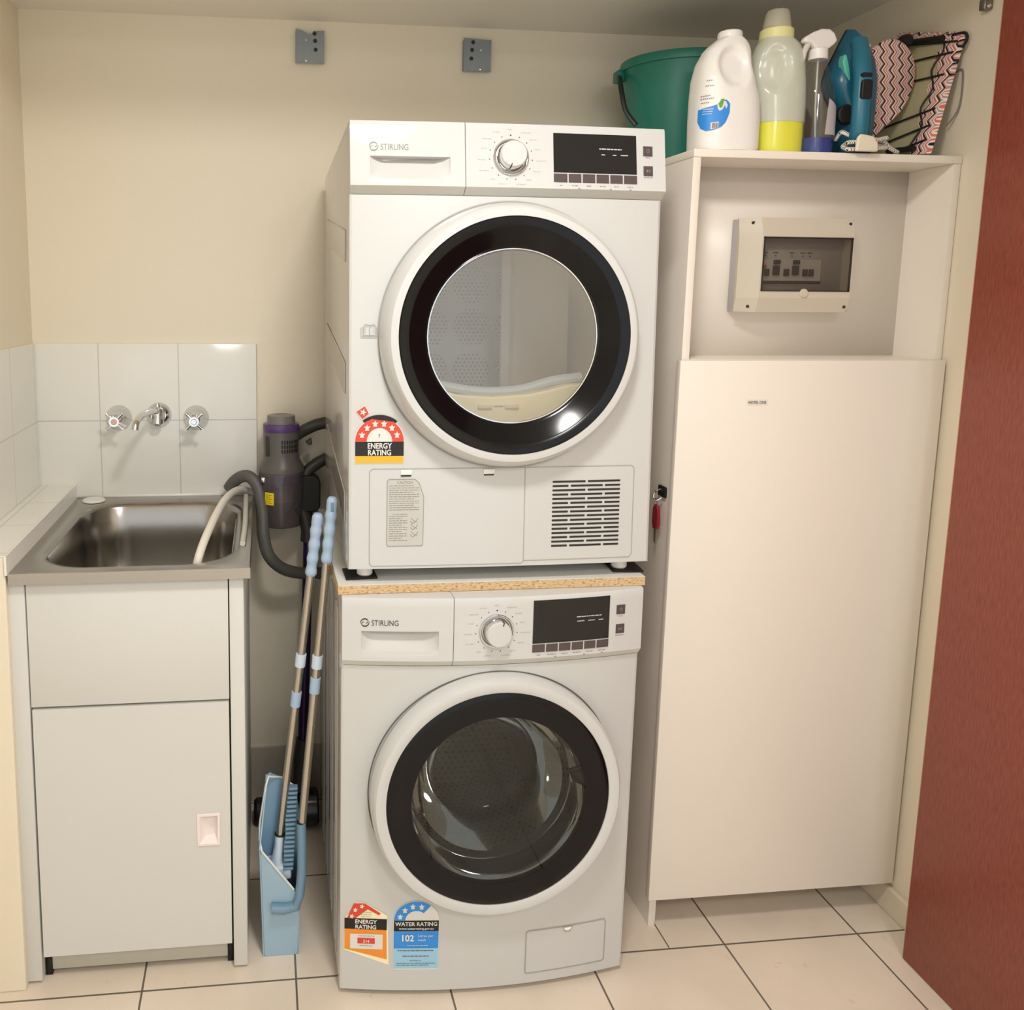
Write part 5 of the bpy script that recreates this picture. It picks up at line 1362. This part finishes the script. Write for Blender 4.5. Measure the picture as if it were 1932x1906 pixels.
loft(bm, [[(u, .226, v) for u, v in sm(ins(.97))], [(u, .222, v) for u, v in sm(ins(1.0))], [(u, .214, v) for u, v in sm(ins(1.0))], [(u, .2095, v) for u, v in sm(ins(.96))]])
uv_plane(bm, lambda co: (co.x + co.z * .12, co.z)); obj('padded_cover', bm, M_CHEV, sv, ang=60)
bm = B(); M = Matrix.Translation((0, 0, 0)); tube(bm, [(1.142, .2500, ZB + .012), (1.185, .246, 1.762), (1.236, .240, 1.885)], [.011, .011, .009], 10, flat=.7); obj('folding_leg', bm, M_BLACK, sv)
obj('pivot_knob', lathe(B(), [(0, -.012), (.010, -.012), (.013, -.006), (.013, .006), (0, .008)], (1.226, .226, 1.953), 'y', 20), M_BLACK, sv)

ib = thing('ironing_board', 'tabletop ironing board leaning on the right wall, beige underside and chevron edge', 'ironing board', (0, 0, 0))
fb0, fb1, bb0, bb1 = Vector((1.231, .140, ZB + .006)), Vector((1.281, .136, 1.945)), Vector((1.212, .300, ZB + .006)), Vector((1.268, .300, 1.990))
def IB(s, t_, off=0):
    p = (fb0 * (1 - t_) + fb1 * t_) * (1 - s) + (bb0 * (1 - t_) + bb1 * t_) * s
    return p + Vector((-.97, 0, .22)) * off
outl = [(.00, .05), (.06, .0), (.55, .0), (1.0, .02), (1.0, 1.0), (.35, 1.0), (.10, .985), (.0, .93)]
o2 = [(a, b_) for a, b_ in outl]
bm = B(); A = [bm.verts.new(IB(s, t_, 0)) for s, t_ in outl]; C = [bm.verts.new(IB(s, t_, -.006)) for s, t_ in outl]
bm.faces.new(A); bm.faces.new(C[::-1]); quad_strip(bm, A, C); bmesh.ops.recalc_face_normals(bm, faces=bm.faces)
obj('board_base', bm, mat('beige_underside_felt', 'B3A983', .9), ib, smooth=False)
bm = B(); N = 26
for k in range(N + 1): pass
rows_ = []
for k in range(N + 1):
    t_ = .0 + k / N; wav = .24 + .05 * math.sin(t_ * 25)
    rows_.append([bm.verts.new(IB(wav, t_, .002)), bm.verts.new(IB(.10, t_, .0045)), bm.verts.new(IB(-.01, t_, .003)), bm.verts.new(IB(-.04, t_, -.004)), bm.verts.new(IB(.02, t_, -.0085))])
for a, b_ in zip(rows_, rows_[1:]):
    for q in range(4): bm.faces.new((a[q], b_[q], b_[q + 1], a[q + 1]))
bmesh.ops.recalc_face_normals(bm, faces=bm.faces)
uv_plane(bm, lambda co: (co.y * 1.0 + co.x * .5, co.z)); obj('cover_edge', bm, M_CHEV, ib, ang=60)
bm = B(); rows_ = []
for k in range(11):
    s = k / 10
    rows_.append([bm.verts.new(IB(s, .93, .003)), bm.verts.new(IB(s, .99, .004)), bm.verts.new(IB(s, 1.015, -.002))])
for a, b_ in zip(rows_, rows_[1:]):
    for q in range(2): bm.faces.new((a[q], b_[q], b_[q + 1], a[q + 1]))
bmesh.ops.recalc_face_normals(bm, faces=bm.faces)
uv_plane(bm, lambda co: (co.z * 1.0, co.y)); obj('cover_edge', bm, M_CHEV, ib, ang=60)
for (s0, t0, s1, t1) in ((.02, .84, 1, .74), (.06, .66, 1, .58), (.04, .38, 1, .24), (.05, .24, 1, .10), (.0, .93, 1, .90), (.03, .12, .8, .02)):
    obj('elastic_strap', tube(B(), [IB(s0, t0, .006), IB((s0 + s1) / 2, (t0 + t1) / 2, .005), IB(s1, t1, .006)], .0022, 8), M_BLACK, ib)
obj('binding_cord', tube(B(), [IB(.22 + .05 * math.sin(k), k / 20, .005) for k in range(1, 20)], .0018, 6), M_BLACK, ib)
bm = B(); tube(bm, smooth_path([IB(.1, .98, .006), IB(-.05, 1.0, .002), IB(-.09, .95, .0), IB(-.06, .88, .0)], 5), .003, 8); obj('binding_cord', bm, M_BLACK, ib)
obj('wire_leg', tube(B(), smooth_path([(1.288, .15, 1.872), (1.2895, .135, 1.87), (1.2885, .134, 1.80), (1.278, .15, 1.765)], 5), .0016, 8), mat('grey_wire', '8F8A86', .4, metal=.5), ib)
obj('frame_bar', tube(B(), [IB(.15, .05, .010), IB(.55, .06, .014)], .006, 8), M_BLACK, ib)
obj('frame_bar', tube(B(), [IB(.2, .95, .010), IB(1.0, .90, .014)], .007, 8), M_BLACK, ib)
